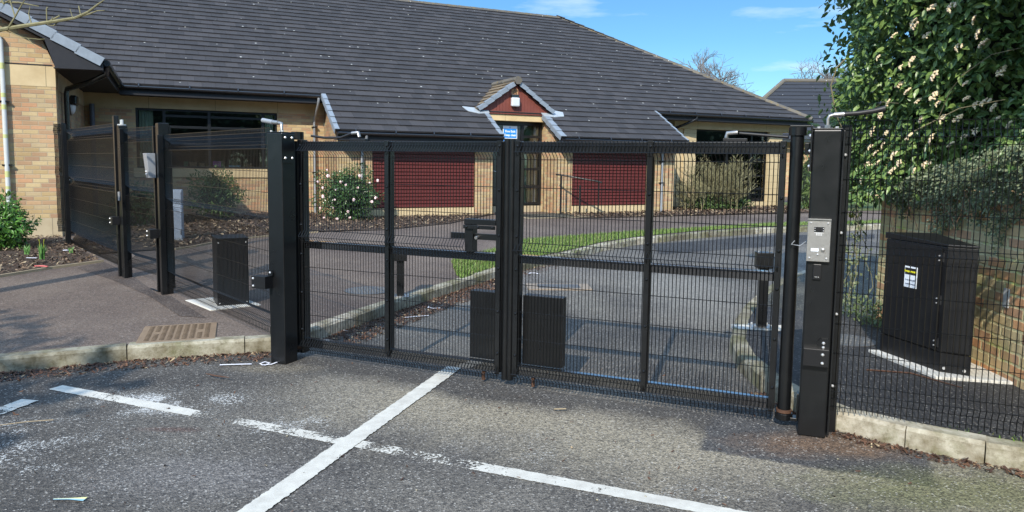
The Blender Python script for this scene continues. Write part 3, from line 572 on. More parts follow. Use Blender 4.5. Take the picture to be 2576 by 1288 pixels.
bracket(t, .008, .150, -.055, -.001, .455, .560, ((.115, .478), (.115, .53)))
mb = MB().prism_y([(.085, .561), (.15, .561), (.15, .60), (.14, .62), (.105, .62), (.085, .60)], -.016, -.001); l_ = mb.build('eye_plate', M['black'], t); mb = MB(); bolt(mb, .118, -.016, .592, .010); bolt(mb, .118, -.016, .566, .009); mb.build('bolt_heads', M['zinc'], l_, smooth=True)
MB().box(.165, .176, .005, .06, 0.02, 1.86).build('fence_flange', M['black'], t, bevel=.002)
Rz = Matrix.Rotation(GA*.9, 3, 'Z'); hv = Rz @ (Vector((GX, GY, 0))+gdir*(LW+.078)+gup*.02 - Vector((px_, py_, 0)))
mb = MB().box(hv.x-.03, -.003, hv.y-.035, hv.y+.035, .050, .070).prism_y([(-.012, .071), (-.012, .21), (hv.x+.09, .071)], hv.y-.006, hv.y+.006).box(-.012, -.002, hv.y-.04, hv.y+.04, .071, .23); mb.tube([(hv.x, hv.y, .049), (hv.x, hv.y, .090)], .054, 20); mb.build('bottom_hinge', M['black'], t, bevel=.002)
mb = MB().box(hv.x-.045, -.012, hv.y-.03, hv.y+.03, 1.887, 1.897).box(-.0115, -.002, -.01, .14, 1.62, 1.89).box(hv.x+.045, -.012, hv.y-.02, hv.y+.03, 1.72, 1.79); th_ = mb.build('top_hinge', M['black'], t, bevel=.002)
mb = MB(); [bolt(mb, -.012, .012, z, .0105, (-1, 0, 0)) for z in (1.65, 1.74, 1.83)]; mb.build('bolt_heads', M['zinc'], th_, smooth=True)
mb = MB(); mb.tube([Vector((-.001, .06, 1.20)), Vector((-.04, .07, 1.165)), Vector((-.09, .07, 1.17)), Vector((hv.x+.03, hv.y, 1.21))], .0035, 6); mb.build('cable', M['galv'], t, smooth=True)
# hydraulic arms on top of the leaves
def arm(root, label, pts, r, endpts):
    t = empty('closer_arm', root, -GA, label, 'gate closer'); MB().tube(pts, r, 10).build('hose', M['hose'], t, smooth=True); MB().tube(endpts, .014, 10).build('hose_fitting', M['steel'], t, smooth=True)
    b = MB().box(endpts[0][0]-.02, endpts[0][0]+.13, .09, .13, .0, .022).build('mounting_block', M['cab'], t, bevel=.003)
arm(Vector((GX, GY, 1.80))+gdir*(-LW-GAP), 'black hose with silver fitting along the top of the left gate leaf', [(.03, .10, .045), (.16, .10, .030), (.32, .10, .030), (.40, .10, .055), (.435, .10, .065)], .010, [(.43, .10, .065), (.49, .10, .070), (.50, .10, .035)])
arm(Vector((GX, GY, 1.80)), 'green-black hose with silver fitting along the top of the right gate leaf', [(1.50, .10, .055), (1.62, .10, .045), (1.73, .10, .035), (1.80, .10, .03)], .010, [(1.42, .10, .025), (1.425, .10, .055), (1.49, .10, .06)])

# fence panels
def fence_panel(a, b, label, dx, prof, rows, z0=0, posts=(), side=-1, r=.0032, group=None, frame=False, name='mesh_fence', z1=1.9):
    a = Vector(a); b = Vector(b); d = b-a; L = d.xy.length; ang = math.atan2(d.y, d.x)
    t = empty(name, (a.x, a.y, z0), ang, label, 'gate' if frame else 'fence', group)
    vmesh(0, L, dx, prof, rows, r, .0026, n=3, ys=side).build('mesh_panel', M['wire'], t, smooth=True)
    if frame:
        mb = MB().box(.0, .03, .012, .055, .08, z1).box(L-.03, L, .012, .055, .08, z1); mb2 = MB()
        for z in (.08,): mb2.box(.031, L-.031, .014, .052, z, z+.045)
        mb.build('stile', M['black'], t, bevel=.003); mb2.build('rail', M['black'], t, bevel=.003)
    for x in posts:
        MB().box(x-.03, x+.03, .012, .07, -.02, z1).build('post', M['black'], t, bevel=.003)
        mb = MB(); [bolt(mb, x, .012 if side > 0 else -.004, z, .010, (0, -1, 0)) for z in (1.72, 1.25, .75, .3)]; mb.build('bolt_heads', M['zinc'], t, smooth=True)
    return t
rp = [(1.925,0),(1.870,0),(1.826,.04),(1.785,0),(1.176,0),(1.137,.04),(1.085,0),(.315,0),(.275,.04),(.22,0),(.145,0)]
rr = [(1.924,0),(1.870,0),(1.826,.045),(1.785,0),(1.576,0),(1.376,0),(1.176,0),(1.137,.045),(1.085,0),(.885,0),(.69,0),(.505,0),(.315,0),(.275,.045),(.22,0),(.17,0)]
fd = Vector((cos(R_(25)), -sin(R_(25)), 0)); fa = Vector((1.955, 4.47, 0))
fence_panel(fa, fa+fd*2.5, 'black mesh fence panel on the right kerb, in front of the tall black cabinet', .0305, rp, rr, 0, side=-1, posts=(.045, 2.46), r=.0030)
lp = [(1.905,0),(1.865,0),(1.80,.085),(1.735,0),(1.215,0),(1.15,.085),(1.085,0),(.400,0),(.335,.085),(.27,0),(.205,0)]
lr = [(1.90,0),(1.865,0),(1.833,.045),(1.80,.089),(1.768,.045),(1.735,0),(1.55,0),(1.38,0),(1.215,0),(1.183,.045),(1.15,.089),(1.118,.045),(1.085,0),(.9,0),(.73,0),(.56,0),(.400,0),(.368,.045),(.335,.089),(.303,.045),(.27,0),(.225,0)]
p1 = Vector((-1.95, 5.95, 0)); p2 = Vector((-3.86, 8.16, 0)); p3 = GT(320, 697, .12); p4 = GT(180, 616, .12); p3.z = p4.z = 0
fence_panel(p1, p2, 'black mesh fence panel between the driveway gate post and the footpath gate post', .032, lp, lr, 0, side=-1, r=.0030, posts=(2.88,), group='left-hand mesh fence panels')
def lift(q, dz, k=1.): return [(.205+(z-.205)*k+dz, y) for z, y in q]
for dz in (0,): 
    e3 = rise(p3.x, p3.y)+.02; e4 = rise(p4.x, p4.y)+.05
gp0 = p2+(p3-p2).normalized()*.12; gp1 = p3-(p3-p2).normalized()*.06
fence_panel(gp0, gp1, 'black mesh footpath gate between the two left posts, with a keypad beside it', .030, lift(lp, .08), lift(lr, .08), .02, side=-1, r=.0032, frame=True, name='footpath_gate', z1=1.98)
fence_panel(p3+(p4-p3).normalized()*.08, p4, 'black mesh fence panel furthest left, ending near the buff gable corner', .030, lift(lp, .02, 1.07), lift(lr, .02, 1.07), .04, side=-1, r=.0033, posts=(.03, (p4-p3).length-.12), group='left-hand mesh fence panels', z1=2.12)
wc = Vector((*bl(-2.95, -4.12), 0)); fence_panel(p4+Vector((-.03, .0, 0)), p4+Vector((-.14, -.09, 0)), 'narrow black mesh panel turned against the buff gable wall', .016, lift(lp, .20), lift(lr, .20), .06, side=-1, r=.0072, group='left-hand mesh fence panels', posts=(.03,), z1=2.12)
pd = (p3-p2).normalized(); pang = math.atan2(p1.y-p2.y, p1.x-p2.x)
def square_post(p, label, h, w=.1):
    t = empty('gate_post', (p.x, p.y, .1), pang, label, 'post'); MB().box(-w/2, w/2, -w/2, w/2, 0, h).build('post', M['black'], t, bevel=.004); return t
t = square_post(p2, 'square black post with the steel keypad, between footpath gate and fence panel', 1.93, .11)
bracket(t, -.165, -.03, -.15, -.056, .66, .76, ((-.145, .685), (-.145, .735)))
kp = MB(); kp.add([(-.19,-.07,1.33),(-.03,-.07,1.33),(-.03,-.14,1.33),(-.15,-.14,1.33),(-.24,-.07,1.60),(-.03,-.07,1.60),(-.03,-.16,1.60),(-.18,-.16,1.60)], [(0,1,2,3),(4,7,6,5),(0,4,5,1),(1,5,6,2),(2,6,7,3),(3,7,4,0)])
k_ = kp.build('keypad_box', M['galv'], t, bevel=.003); mb = MB(); [bolt(mb, -.12+.02*i, -.148, 1.37+.03*j, .008) for i in (0, 1) for j in (0, 1)]; mb.build('keypad_buttons', M['zinc'], k_, smooth=True)
MB().box(-.055, .055, .058, .075, .1, 1.9).build('fence_flange', M['black'], t, bevel=.002)
t = square_post(p3, 'square black post beyond the footpath gate, with a silver pivot on top', 1.94, .10)
bracket(t, -.15, -.02, -.14, -.052, .72, .82, ((-.13, .745), (-.13, .795)))
mb = MB(); mb.tube([(0, 0, 1.941), (0, 0, 1.955)], .05, 12); mb.tube([(-.02, 0, 1.955), (-.02, 0, 2.01)], .014, 8); mb.tube([(.03, 0, 1.955), (.03, 0, 2.01)], .014, 8); mb.build('pivot', M['zinc'], t, smooth=True)
mb = MB().box(.051, .06, -.05, .05, 1.72, 1.93); h_ = mb.build('top_hinge', M['black'], t, bevel=.003); mb = MB(); [bolt(mb, .06, -.02, z, .011, (1, 0, 0)) for z in (1.76, 1.88)]; mb.build('bolt_heads', M['zinc'], h_, smooth=True)
MB().box(-.03, .02, -.066, -.051, 1.02, 1.13).build('push_button', M['galv'], t, bevel=.002)

# ------------------------------------------------------------------ the school building (its own frame: x along the eaves, y away from us)
PT = R_(30); TP = tan(PT)
b = empty('school_building', (BX, BY, 0), TH, 'long single-storey buff brick building with a large dark tiled roof behind the gates', 'building')
def part(mb, name, m, parent=b, **k): return mb.build(name, M[m] if isinstance(m, str) else m, parent, **k)
def zr(y): return 3.29+TP*y                     # roof surface above the long eaves
# walls
part(MB().box(-2.755,-1.73,W1,.8,.1,2.82).box(1.44,2.60,W1,.8,.1,2.82).box(-1.729,1.439,W1+.001,.8,.1,1.21), 'wall', 'brick')
part(MB().box(-2.754,2.60,W1-.004,.79,2.821,3.12), 'lintel_band', 'stone'); part(MB().box(-1.80,1.50,W1-.03,W1+.05,1.211,1.42), 'sill_band', 'stone')
part(MB().box(12.4,14.0,W1,.8,.1,2.84), 'wall', 'stone_block')
part(MB().box(14.001,14.50,W1-.05,.8,.1,2.84).box(17.62,18.20,W1-.05,.8,.1,2.84).box(14.501,17.619,W1-.04,.8,.1,.46), 'wall', 'stone_block', bevel=.006)
part(MB().box(13.6,18.62,W1-.10,.80,2.841,3.14), 'lintel_band', 'stone', bevel=.012)
part(MB().box(18.0,18.21,.81,13.2,.1,3.1).box(-2.7,18.2,13.0,13.25,.1,3.1), 'wall', 'brick')
# projecting lower block
part(MB().box(2.6,3.42,W2,W2+.2,.1,2.22).box(6.1,6.60,W2,W2+.2,.1,2.22).box(8.5,8.98,W2,W2+.2,.1,2.22).box(11.45,12.4,W2,W2+.2,.1,2.22), 'wall', 'brick')
def side(s0, s1, y0, y1, z0=.1):                # return walls that run up under the roof slope
    mb = MB(); v = [(s, y, z) for s in (s0, s1) for y, z in ((y0, z0), (y1, z0), (y1, zr(y1)-.13), (y0, zr(y0)-.13))]
    return mb.add(v, [(0,3,2,1),(4,5,6,7),(0,1,5,4),(1,2,6,5),(2,3,7,6),(3,0,4,7)])
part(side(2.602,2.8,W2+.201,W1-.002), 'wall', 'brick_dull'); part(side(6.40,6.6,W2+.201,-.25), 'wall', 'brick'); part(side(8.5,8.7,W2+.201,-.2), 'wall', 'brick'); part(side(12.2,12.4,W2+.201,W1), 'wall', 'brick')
for a, c in ((3.42, 6.1), (8.98, 11.45)):
    mb = MB(); z = .52
    while z < 2.2: mb.box(a+.01, c-.01, W2+.03, W2+.06, z, z+.078); mb.add([(a+.01, W2+.028, z), (c-.01, W2+.028, z), (c-.01, W2+.015, z+.012), (a+.01, W2+.015, z+.012)], [(0,1,2,3)]); z += .088
    part(mb, 'panel', 'red'); part(MB().box(a+.001, c-.001, W2+.065, W2+.2, .1, 2.22), 'wall', 'under')
    part(MB().box(a-.0 if a > 5 else 2.62, c, W2-.012, W2+.16, .1, .50), 'plinth', 'stone')
# gable wing on the left
yA = -4.06
sl = lambda s: 3.29+TP*(-2.02-s)
gv = [(-10.0,.1),(-2.76,.1),(-2.76,3.18),(-2.95,sl(-2.95)-.16),(-6.1,sl(-6.1)-.16),(-10.0,3.30)]
part(MB().prism_y(gv, yA, yA+.25), 'gable_wall', 'brick'); part(MB().box(-10,-2.757,yA-.005,yA+.1,2.83,3.17), 'band_course', 'stone'); part(MB().box(-10,-2.80,yA-.009,yA+.05,3.178,3.196), 'damp_course', 'fascia')
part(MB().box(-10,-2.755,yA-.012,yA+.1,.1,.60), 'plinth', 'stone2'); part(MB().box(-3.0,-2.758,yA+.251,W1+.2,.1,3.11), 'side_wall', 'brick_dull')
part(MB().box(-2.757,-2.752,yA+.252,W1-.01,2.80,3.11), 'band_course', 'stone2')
# roof: real overlapping tiles, one mesh per slope
def clip(poly, a0, a1, b0, b1):
    for ax, lim, sg in ((0, a0, 1), (0, a1, -1), (1, b0, 1), (1, b1, -1)):
        out = []
        for i in range(len(poly)):
            p, q = poly[i-1], poly[i]; dp = (p[ax]-lim)*sg; dq = (q[ax]-lim)*sg
            if dp >= 0: out.append(p) if not out or out[-1] != p else None
            if dp*dq < 0: t = dp/(dp-dq); out.append((p[0]+(q[0]-p[0])*t, p[1]+(q[1]-p[1])*t))
        poly = out
        if len(poly) < 3: return []
    return poly
def tiles(o, du, dv, regions, g=.3133, w=.30, lift_=.030):
    """o + a*du + b*dv; regions are convex polygons in (a, b)"""
    o = Vector(o); du = Vector(du).normalized(); dv = Vector(dv).normalized(); nn = du.cross(dv).normalized(); nn = nn if nn.z > 0 else -nn; mb = MB()
    for reg in regions:
        A = [p[0] for p in reg]; Bv = [p[1] for p in reg]
        for k in range(int(math.floor(min(Bv)/g)), int(math.ceil(max(Bv)/g))):
            b0 = k*g; off = (k % 2)*w/2
            for j in range(int(math.floor((min(A)-off)/w)), int(math.ceil((max(A)-off)/w))+1):
                a0 = j*w+off; q = clip(reg, a0+.0015, a0+w-.0015, b0, b0+g+.001)
                if len(q) < 3: continue
                r = random.Random(j*7919+k*104729); j1 = r.uniform(-.002, .003); j2 = r.uniform(-.004, .004)
                top = [o+du*p[0]+dv*(p[1]-(j2 if abs(p[1]-b0) < 1e-4 and p[1] > min(Bv)+.01 else 0))+nn*(.012+j1+lift_*(1-(p[1]-b0)/g)) for p in q]
                bot = [o+du*p[0]+dv*p[1]+nn*.001 for p in q]; n = len(q)
                ar = sum(q[i-1][0]*q[i][1]-q[i][0]*q[i-1][1] for i in range(n))
                if (ar > 0) != (du.cross(dv).dot(nn) > 0): top.reverse(); bot.reverse()
                mb.add(top+bot, [tuple(range(n))]+[((i+1) % n, i, n+i, n+(i+1) % n) for i in range(n)])
    return mb
cz = 1/cos(PT); RB = 6.9*cz; RT_ = 12.84
up = (0, cos(PT), sin(PT)); E0 = (0, 0, 3.29); lo = -1.63*cz
mainR = [[(-2.06,0),(18.95,0),(RT_,RB),(-8.9,RB)], [(2.45,-.5*cz),(12.5,-.5*cz),(12.5,0),(2.45,0)], [(2.45,lo),(6.68,lo),(6.68,-.5*cz),(2.45,-.5*cz)], [(8.36,lo),(12.5,lo),(12.5,-.5*cz),(8.36,-.5*cz)]]
part(tiles(E0, (1,0,0), up, mainR), 'roof', 'tile')
def slab(polys, t=.03, z=0):
    mb = MB()
    for p in polys:
        n = len(p); top = [Vector(q)+Vector((0,0,z)) for q in p]; bot = [q-Vector((0,0,t)) for q in top]; mb.add(top+bot, [tuple(range(n)), tuple(range(n, 2*n))[::-1]]+[(i, n+i, n+(i+1) % n, (i+1) % n) for i in range(n)])
    return mb
def onr(s, y): return (s, y, zr(y))
part(slab([[onr(-2.0,0),onr(18.9,0),onr(RT_,6.85),onr(-8.8,6.85)], [onr(2.47,-1.6),onr(6.66,-1.6),onr(6.66,-.01),onr(2.47,-.01)], [onr(8.38,-1.6),onr(12.48,-1.6),onr(12.48,-.01),onr(8.38,-.01)], [onr(6.67,-.3),onr(8.37,-.3),onr(8.37,-.01),onr(6.67,-.01)]], .04, -.008), 'roof_underlay', 'under')
ze = 3.29; zt = zr(6.9)
part(tiles((18.95,0,ze), (0,1,0), (-cos(PT)*.885,0,sin(PT)), [[(0,0),(13.8,0),(6.9,RB*.94)]], w=.4), 'roof_end', 'tile')
part(slab([[(RT_,6.95,zt-.02),(18.9,13.8,ze),(-9,13.8,ze),(-8.9,6.95,zt-.02)]]), 'roof_back', 'tile')
def caps(a, c, r, L, name, m, n=8):
    a = Vector(a); c = Vector(c); d = c-a; k = int(d.length/L); d.normalize(); mb = MB()
    for i in range(k+1):
        p = a+d*L*i; q = p+d*min(L*1.03, (c-p).length)
        if (q-p).length > .05: mb.tube([p, q], [r, r*.93], n)
    return part(mb, name, m)
caps((-8.9,6.9,zt-.03),(RT_,6.9,zt-.03),.11,.45,'ridge_tiles','ridge_moss'); caps((18.97,-.02,ze-.0),(RT_,6.9,zt-.03),.095,.42,'hip_tiles','ridge_moss')
# wing roof
part(tiles((-2.02,0,3.29), (0,1,0), (-cos(PT),0,sin(PT)), [[(-4.36,0),(0,0),(4.08,4.71),(-4.36,4.71)]]), 'wing_roof', 'tile')
part(slab([[(-2.04,-4.34,3.27),(-2.04,0,3.27),(-6.1,4.08,sl(-6.1)-.02),(-6.1,-4.34,sl(-6.1)-.02)], [(-6.1,-4.34,sl(-6.1)-.02),(-6.1,4.08,sl(-6.1)-.02),(-10.4,4.08,3.1),(-10.4,-4.34,3.1)]]), 'roof_underlay', 'under')
def verge(o, d, L, out, name='verge_caps', m='lead', h=.125, w=.10, g=.3133):
    """stepped caps up a roof edge: o start, d direction up the slope, out = outward horizontal"""
    o = Vector(o); d = Vector(d).normalized(); out = Vector(out).normalized(); upn = Vector((0,0,1)); nn = d.cross(out); nn = nn if nn.z > 0 else -nn; mb = MB(); k = int(round(L/g))
    for i in range(k):
        c = o+d*g*(i+.5); t = (d*g/2*1.06+nn*(-.011)); 
        mb.obox(c+nn*.03+out*(.012-w/2), t, out*w/2, nn*.008); mb.obox(c+out*.018+nn*(.03-h/2), t, out*.006, nn*h/2)
    return part(mb, name, m, bevel=.002)
g2 = 4.71
verge((-2.02,-4.36,3.295), (-cos(PT),0,sin(PT)), g2, (0,-1,0), h=.15, g=.3925)
verge((2.45,-1.63,2.352), (0,cos(PT),sin(PT)), 1.88, (-1,0,0)); verge((12.5,-1.63,2.352), (0,cos(PT),sin(PT)), 1.88, (1,0,0), w=.06)
verge((6.68,-1.63,2.352), (0,cos(PT),sin(PT)), 1.25, (1,0,0), w=.12); verge((8.36,-1.63,2.352), (0,cos(PT),sin(PT)), 1.25, (-1,0,0), w=.16)
# dark verge boards and boxed eaves of the wing
part(MB().prism_y([(-2.02,3.25),(-2.02,3.13),(-2.72,3.12),(-2.86,3.59),(-6.1,sl(-6.1)-.38),(-6.1,sl(-6.1)-.05)], -4.345, -4.315), 'verge_board', 'fascia')
part(MB().add([(-2.86,-4.314,3.56),(-6.1,-4.314,sl(-6.1)-.36),(-6.1,yA-.002,sl(-6.1)-.36),(-2.86,yA-.002,3.56)], [(0,1,2,3)]), 'verge_soffit', 'soffit')
part(MB().box(-2.75,-2.06,-4.312,W1-.02,3.121,3.14), 'soffit', 'soffit'); part(MB().box(-2.058,-2.035,-4.31,-.09,3.12,3.27), 'fascia', 'fascia')
# fascias, soffits, gutters
def eaves(s0, s1, y, z, wally, name='gutter', br=.9, bh=.19):
    part(MB().box(s0, s1, y+.075, y+.10, z-bh-.03, z-.03), 'fascia', 'fascia'); part(MB().box(s0, s1, y+.101, wally-.002, z-bh-.02, z-bh-.0), 'soffit', 'soffit')
    mb = MB(); prof = [(-.055,-.01),(-.058,-.03),(-.048,-.06),(-.02,-.085),(.02,-.088),(.05,-.07),(.058,-.03),(.055,-.01),(.046,-.012),(.046,-.03),(.0,-.07),(-.046,-.03),(-.046,-.012)]
    v = [(s, y+.012+a, z-.015+c) for s in (s0-.01, s1+.01) for a, c in prof]; n = len(prof); mb.add(v, [(i, (i+1) % n, n+(i+1) % n, n+i) for i in range(n)]+[tuple(range(n))[::-1], tuple(range(n, 2*n))])
    gt = part(mb, name, 'plastic'); mb = MB(); s = s0+.4
    while s < s1: mb.tube([(s-.012, y+.012, z-.02), (s+.012, y+.012, z-.02)], .066, 12); s += br
    part(mb, 'gutter_bracket', 'plastic', gt); return gt
eaves(-2.02, 2.38, -.06, 3.29, W1, br=1.05); eaves(12.58, 18.98, -.06, 3.29, W1-.1, br=1.0); eaves(2.50, 6.66, -1.69, 2.345, W2, br=.95); eaves(8.44, 12.45, -1.69, 2.345, W2, br=1.0)
mb = MB(); mb.tube([(-1.965, -4.30, 3.255), (-1.965, -.12, 3.255)], .055, 10); part(mb, 'wing_gutter', 'plastic')
for s, w_ in ((2.475, .02), (6.655, .02), (8.385, .02)):
    part(MB().add([(s, -1.66, 2.30), (s+w_, -1.66, 2.30), (s+w_, -.05, zr(-.05)-.03), (s, -.05, zr(-.05)-.03), (s, -1.66, 2.15), (s+w_, -1.66, 2.15), (s+w_, -.05, zr(-.05)-.17), (s, -.05, zr(-.05)-.17)], [(0,1,2,3),(7,6,5,4),(0,4,5,1),(1,5,6,2),(2,6,7,3),(3,7,4,0)]), 'barge_board', 'fascia')
# rainwater and other pipes
def pipe(pts, r, m, name='downpipe', clips=(), n=10):
    p = part(MB().tube(pts, r, n), name, m, smooth=True)
    if clips: mb = MB(); [mb.box(c[0]-r*1.9, c[0]+r*1.9, c[1]-r*1.2, c[1]+r*1.5, c[2]-.014, c[2]+.014) for c in clips]; part(mb, 'pipe_clip', 'plastic', p)
    return p
pipe([(2.36,-.05,3.20),(2.36,-.05,3.12),(2.36,.05,3.02),(2.34,.44,2.72),(2.34,.49,2.66),(2.34,.49,.3)], .034, 'galv', clips=[(2.34,.49,2.5),(2.34,.49,1.35)])
pipe([(3.16,-1.68,2.28),(3.16,-1.66,2.18),(3.16,-1.22,1.98),(3.16,-1.21,1.9),(3.16,-1.21,.3)], .034, 'galv', clips=[(3.16,-1.21,1.6)])
pipe([(11.93,-1.19,2.18),(11.95,-1.19,.28)], .04, 'galv', 'vent_pipe', clips=[(11.93,-1.19,1.75),(11.94,-1.19,1.15)])
pipe([(14.05,-.04,3.20),(14.05,-.04,3.12),(13.9,.1,3.02),(13.62,.40,2.85),(13.58,.46,2.76),(13.58,.46,.28)], .042, 'plastic')
pipe([(-2.60,.44,2.86),(-2.60,.44,.3)], .055, 'gbox' if False else simple('slate_blue_pipe', (.10,.115,.15), .5), 'soil_pipe')
pipe([(-1.99,-4.05,3.21),(-1.99,-4.02,3.10),(-2.30,-3.75,2.96),(-2.66,-3.40,2.86),(-2.68,-3.38,2.78),(-2.68,-3.38,.3)], .045, 'plastic')
cpt = pipe([(-3.50,-4.12,.6),(-3.50,-4.12,3.55),(-3.54,-4.12,3.62),(-3.62,-4.12,3.64),(-3.9,-4.12,3.64)], .036, simple('pale_grey_pipe', (.55,.57,.55), .45), 'conduit_pipe', clips=[(-3.50,-4.10,1.5),(-3.50,-4.10,2.55)])
mb = MB(); [mb.tube([(-3.50,-4.12,z),(-3.50,-4.12,z+dz)], .0375, 12) for z, dz in ((3.08,.10),(2.62,.07),(2.42,.08),(1.95,.06),(1.30,.10),(1.1,.05))]; part(mb, 'yellow_tape', flat('yellow_tape', (.50,.52,.22), .6), cpt, smooth=True)
# windows
def window(s0, s1, y, z0, z1, mull, trans, name='window', sillm='fascia', bars=()):
    f = MB().box(s0, s1, y, y+.07, z0, z0+.05).box(s0, s1, y, y+.07, z1-.05, z1).box(s0, s0+.05, y+.001, y+.069, z0+.05, z1-.05).box(s1-.05, s1, y+.001, y+.069, z0+.05, z1-.05)
    xs = [s0+.05]
    for m_ in mull: f.box(m_-.035, m_+.035, y-.004, y+.074, z0+.05, z1-.05); xs += [m_-.035, m_+.035]
    xs.append(s1-.05)
    for a, c, z in trans: f.box(a, c, y+.002, y+.066, z-.03, z+.03)
    for a, c, z0_, z1_ in bars: f.box(a, c, y-.008, y+.02, z0_, z1_)
    w = part(f, name, 'frame', bevel=.004)
    for i in range(0, len(xs), 2): part(MB().box(xs[i]+.0, xs[i+1]-.0, y+.03, y+.036, z0+.05, z1-.05), 'pane', 'glass', w)
    return w
def curtain(w, s0, s1, y, z0, z1):
    mb = MB(); n = int((s1-s0)/.02); pts = [(s0+(s1-s0)*i/n, y+.03*sin(i*1.7)+.01*sin(i*.6)) for i in range(n+1)]
    v = [(x, yy, z) for z in (z0, z1) for x, yy in pts]; mb.add(v, [(i, i+1, n+2+i, n+1+i) for i in range(n)]); return part(mb, 'curtain', 'curtain', w, smooth=True)
w1 = window(-1.73, 1.44, W1+.06, 1.42, 2.82, (-1.13, -.14, 1.10), ((-1.095,-.175,2.40),(-.105,1.065,2.40),(-1.095,-.175,2.66),(-.105,1.065,2.66),(-1.095,-.175,2.0)))
curtain(w1, -1.66, -1.36, W1+.19, 1.45, 2.8); curtain(w1, 1.17, 1.36, W1+.19, 1.45, 2.8)
w2 = window(14.51, 17.61, W1+.06, .47, 2.84, (15.90, 16.93), ((16.965,17.56,1.88),(16.965,17.56,1.34),(16.965,17.56,.88),(14.56,15.86,2.3),(15.94,16.9,2.3)))
curtain(w2, 16.98, 17.5, W1+.20, .5, 2.8)
def room(s0, s1, y0, y1, z0, z1):
    mb = MB().box(s0, s1, y1, y1+.05, z0, z1).box(s0-.05, s0, y0, y1, z0, z1).box(s1, s1+.05, y0, y1, z0, z1).box(s0, s1, y0, y1, z0-.05, z0).box(s0, s1, y0, y1, z1, z1+.05); part(mb, 'room', 'room')
room(-2.6, 2.4, .81, 4.5, .45, 2.86); room(14.2, 17.95, .81, 4.0, .40, 2.86)
part(MB().box(-1.72,1.43,W1+.14,1.05,1.38,1.44), 'window_board', 'room', w1)
# porch: gable, lintel, door
PG = -.50
part(MB().box(6.62,8.48,PG+.04,PG+.24,2.80,2.97), 'porch_lintel', stone('porch_lintel_paint', (.68,.52,.28)), bevel=.006)
mb = MB(); s = 6.50; pk = 3.80
while s < 8.54:
    e1 = s+.094; h = lambda q: min(3.02+(q-6.42)*.70, 3.02+(8.64-q)*.70, 3.82); zb = 2.975 if 6.62 < s < 8.45 else 3.03
    mb.prism_y([(s+.003, zb), (e1-.003, zb), (e1-.003, max(h(e1), zb+.01)), (s+.003, max(h(s), zb+.01))], PG, PG+.025); s += .094
part(mb, 'porch_gable', 'red2'); part(MB().prism_y([(6.46,2.98),(8.58,2.98),(7.53,3.76)], PG+.026, PG+.06), 'porch_gable_back', flat('gable_groove_paint', (.32,.16,.11), .8))
part(MB().box(7.41,7.61,PG-.006,PG-.001,3.50,3.66), 'bare_patch', flat('unpainted_timber', (.45,.24,.12), .8))
pu = Vector((1.08, 0, .76)).normalized()
part(tiles((6.40,-.62,3.075), (0,1,0), tuple(pu), [[(0,0),(.30,0),(1.62,1.34),(0,1.34)]], g=.2), 'porch_roof', 'tile_moss')
part(tiles((8.66,-.62,3.075), (0,1,0), (-pu.x,0,pu.z), [[(0,0),(.30,0),(1.62,1.34),(0,1.34)]], g=.2), 'porch_roof', 'tile_moss')
part(slab([[(6.42,-.60,3.08),(7.53,-.60,3.86),(7.53,1.0,3.86),(6.42,-.3,3.08)]], .03).add(*[ [(8.64,-.60,3.08),(7.53,-.60,3.86),(7.53,1.0,3.86),(8.64,-.3,3.08),(8.64,-.60,3.05),(7.53,-.60,3.83),(7.53,1.0,3.83),(8.64,-.3,3.05)], [(0,3,2,1),(4,5,6,7),(0,1,5,4)]]), 'porch_underlay', 'under')
verge((6.40,-.62,3.085), tuple(pu), 1.25, (0,-1,0), h=.11, g=.25); verge((8.66,-.62,3.085), (-pu.x,0,pu.z), 1.25, (0,-1,0), h=.11, g=.25)
caps((7.53,-.66,3.90),(7.53,1.0,3.90),.085,.42,'porch_ridge','ridge_moss'); part(MB().tube([(7.53,-.69,3.875),(7.53,-.661,3.875)], .115, 6), 'ridge_end_cap', 'ridge_moss')
for pts in ([(6.05,-.35),(6.12,-.56),(6.42,-.66),(6.72,-.62),(6.74,-.50),(6.42,-.40)], [(8.32,-.50),(8.34,-.64),(8.66,-.68),(8.98,-.62),(9.05,-.42),(8.80,-.33)]):
    v = [Vector(onr(s, y))+Vector((0,0,.055)) for s, y in pts]; n = len(v); part(MB().add(v+[p-Vector((0,0,.02)) for p in v], [tuple(range(n))]+[(i, n+i, n+(i+1) % n, (i+1) % n) for i in range(n)]), 'lead_flashing', simple('pale_lead', (.36,.40,.43), .6, .1, .3, 9))
YD = -.25
fr = MB().box(6.62,8.48,YD,YD+.09,2.70,2.80).box(6.62,6.69,YD,YD+.09,.48,2.70).box(8.42,8.48,YD,YD+.09,.48,2.70).box(7.84,7.92,YD,YD+.09,.48,2.70)
dfr = part(fr, 'door_frame', 'frame', bevel=.004)
for z in (.50, .98, 1.46, 1.92, 2.36): part(MB().box(7.921,8.419,YD+.005,YD+.085,z,z+.07), 'glazing_bar', 'frame', dfr)
part(MB().box(7.92,8.42,YD+.04,YD+.046,.56,2.70), 'pane', 'glass', dfr); part(MB().box(8.30,8.36,YD+.12,YD+.16,.5,2.7), 'inner_post', 'white', dfr); part(MB().box(7.92,8.48,YD+.22,YD+.26,.48,2.7), 'inner_wall', flat('green_inner_wall', (.20,.28,.16), .9), dfr)
dr = part(MB().box(6.70,7.835,YD+.03,YD+.07,.50,2.695), 'door', 'plastic', bevel=.004)
part(MB().tube([(6.78,YD-.03,1.45),(7.10,YD-.05,1.42)], .012, 8), 'handle', 'steel', dr, smooth=True)
part(MB().box(6.6,8.5,YD-.02,YD+.9,.2,.47), 'door_step', 'stone2')
room(6.6, 8.5, YD+.1, 1.6, .4, 2.75)
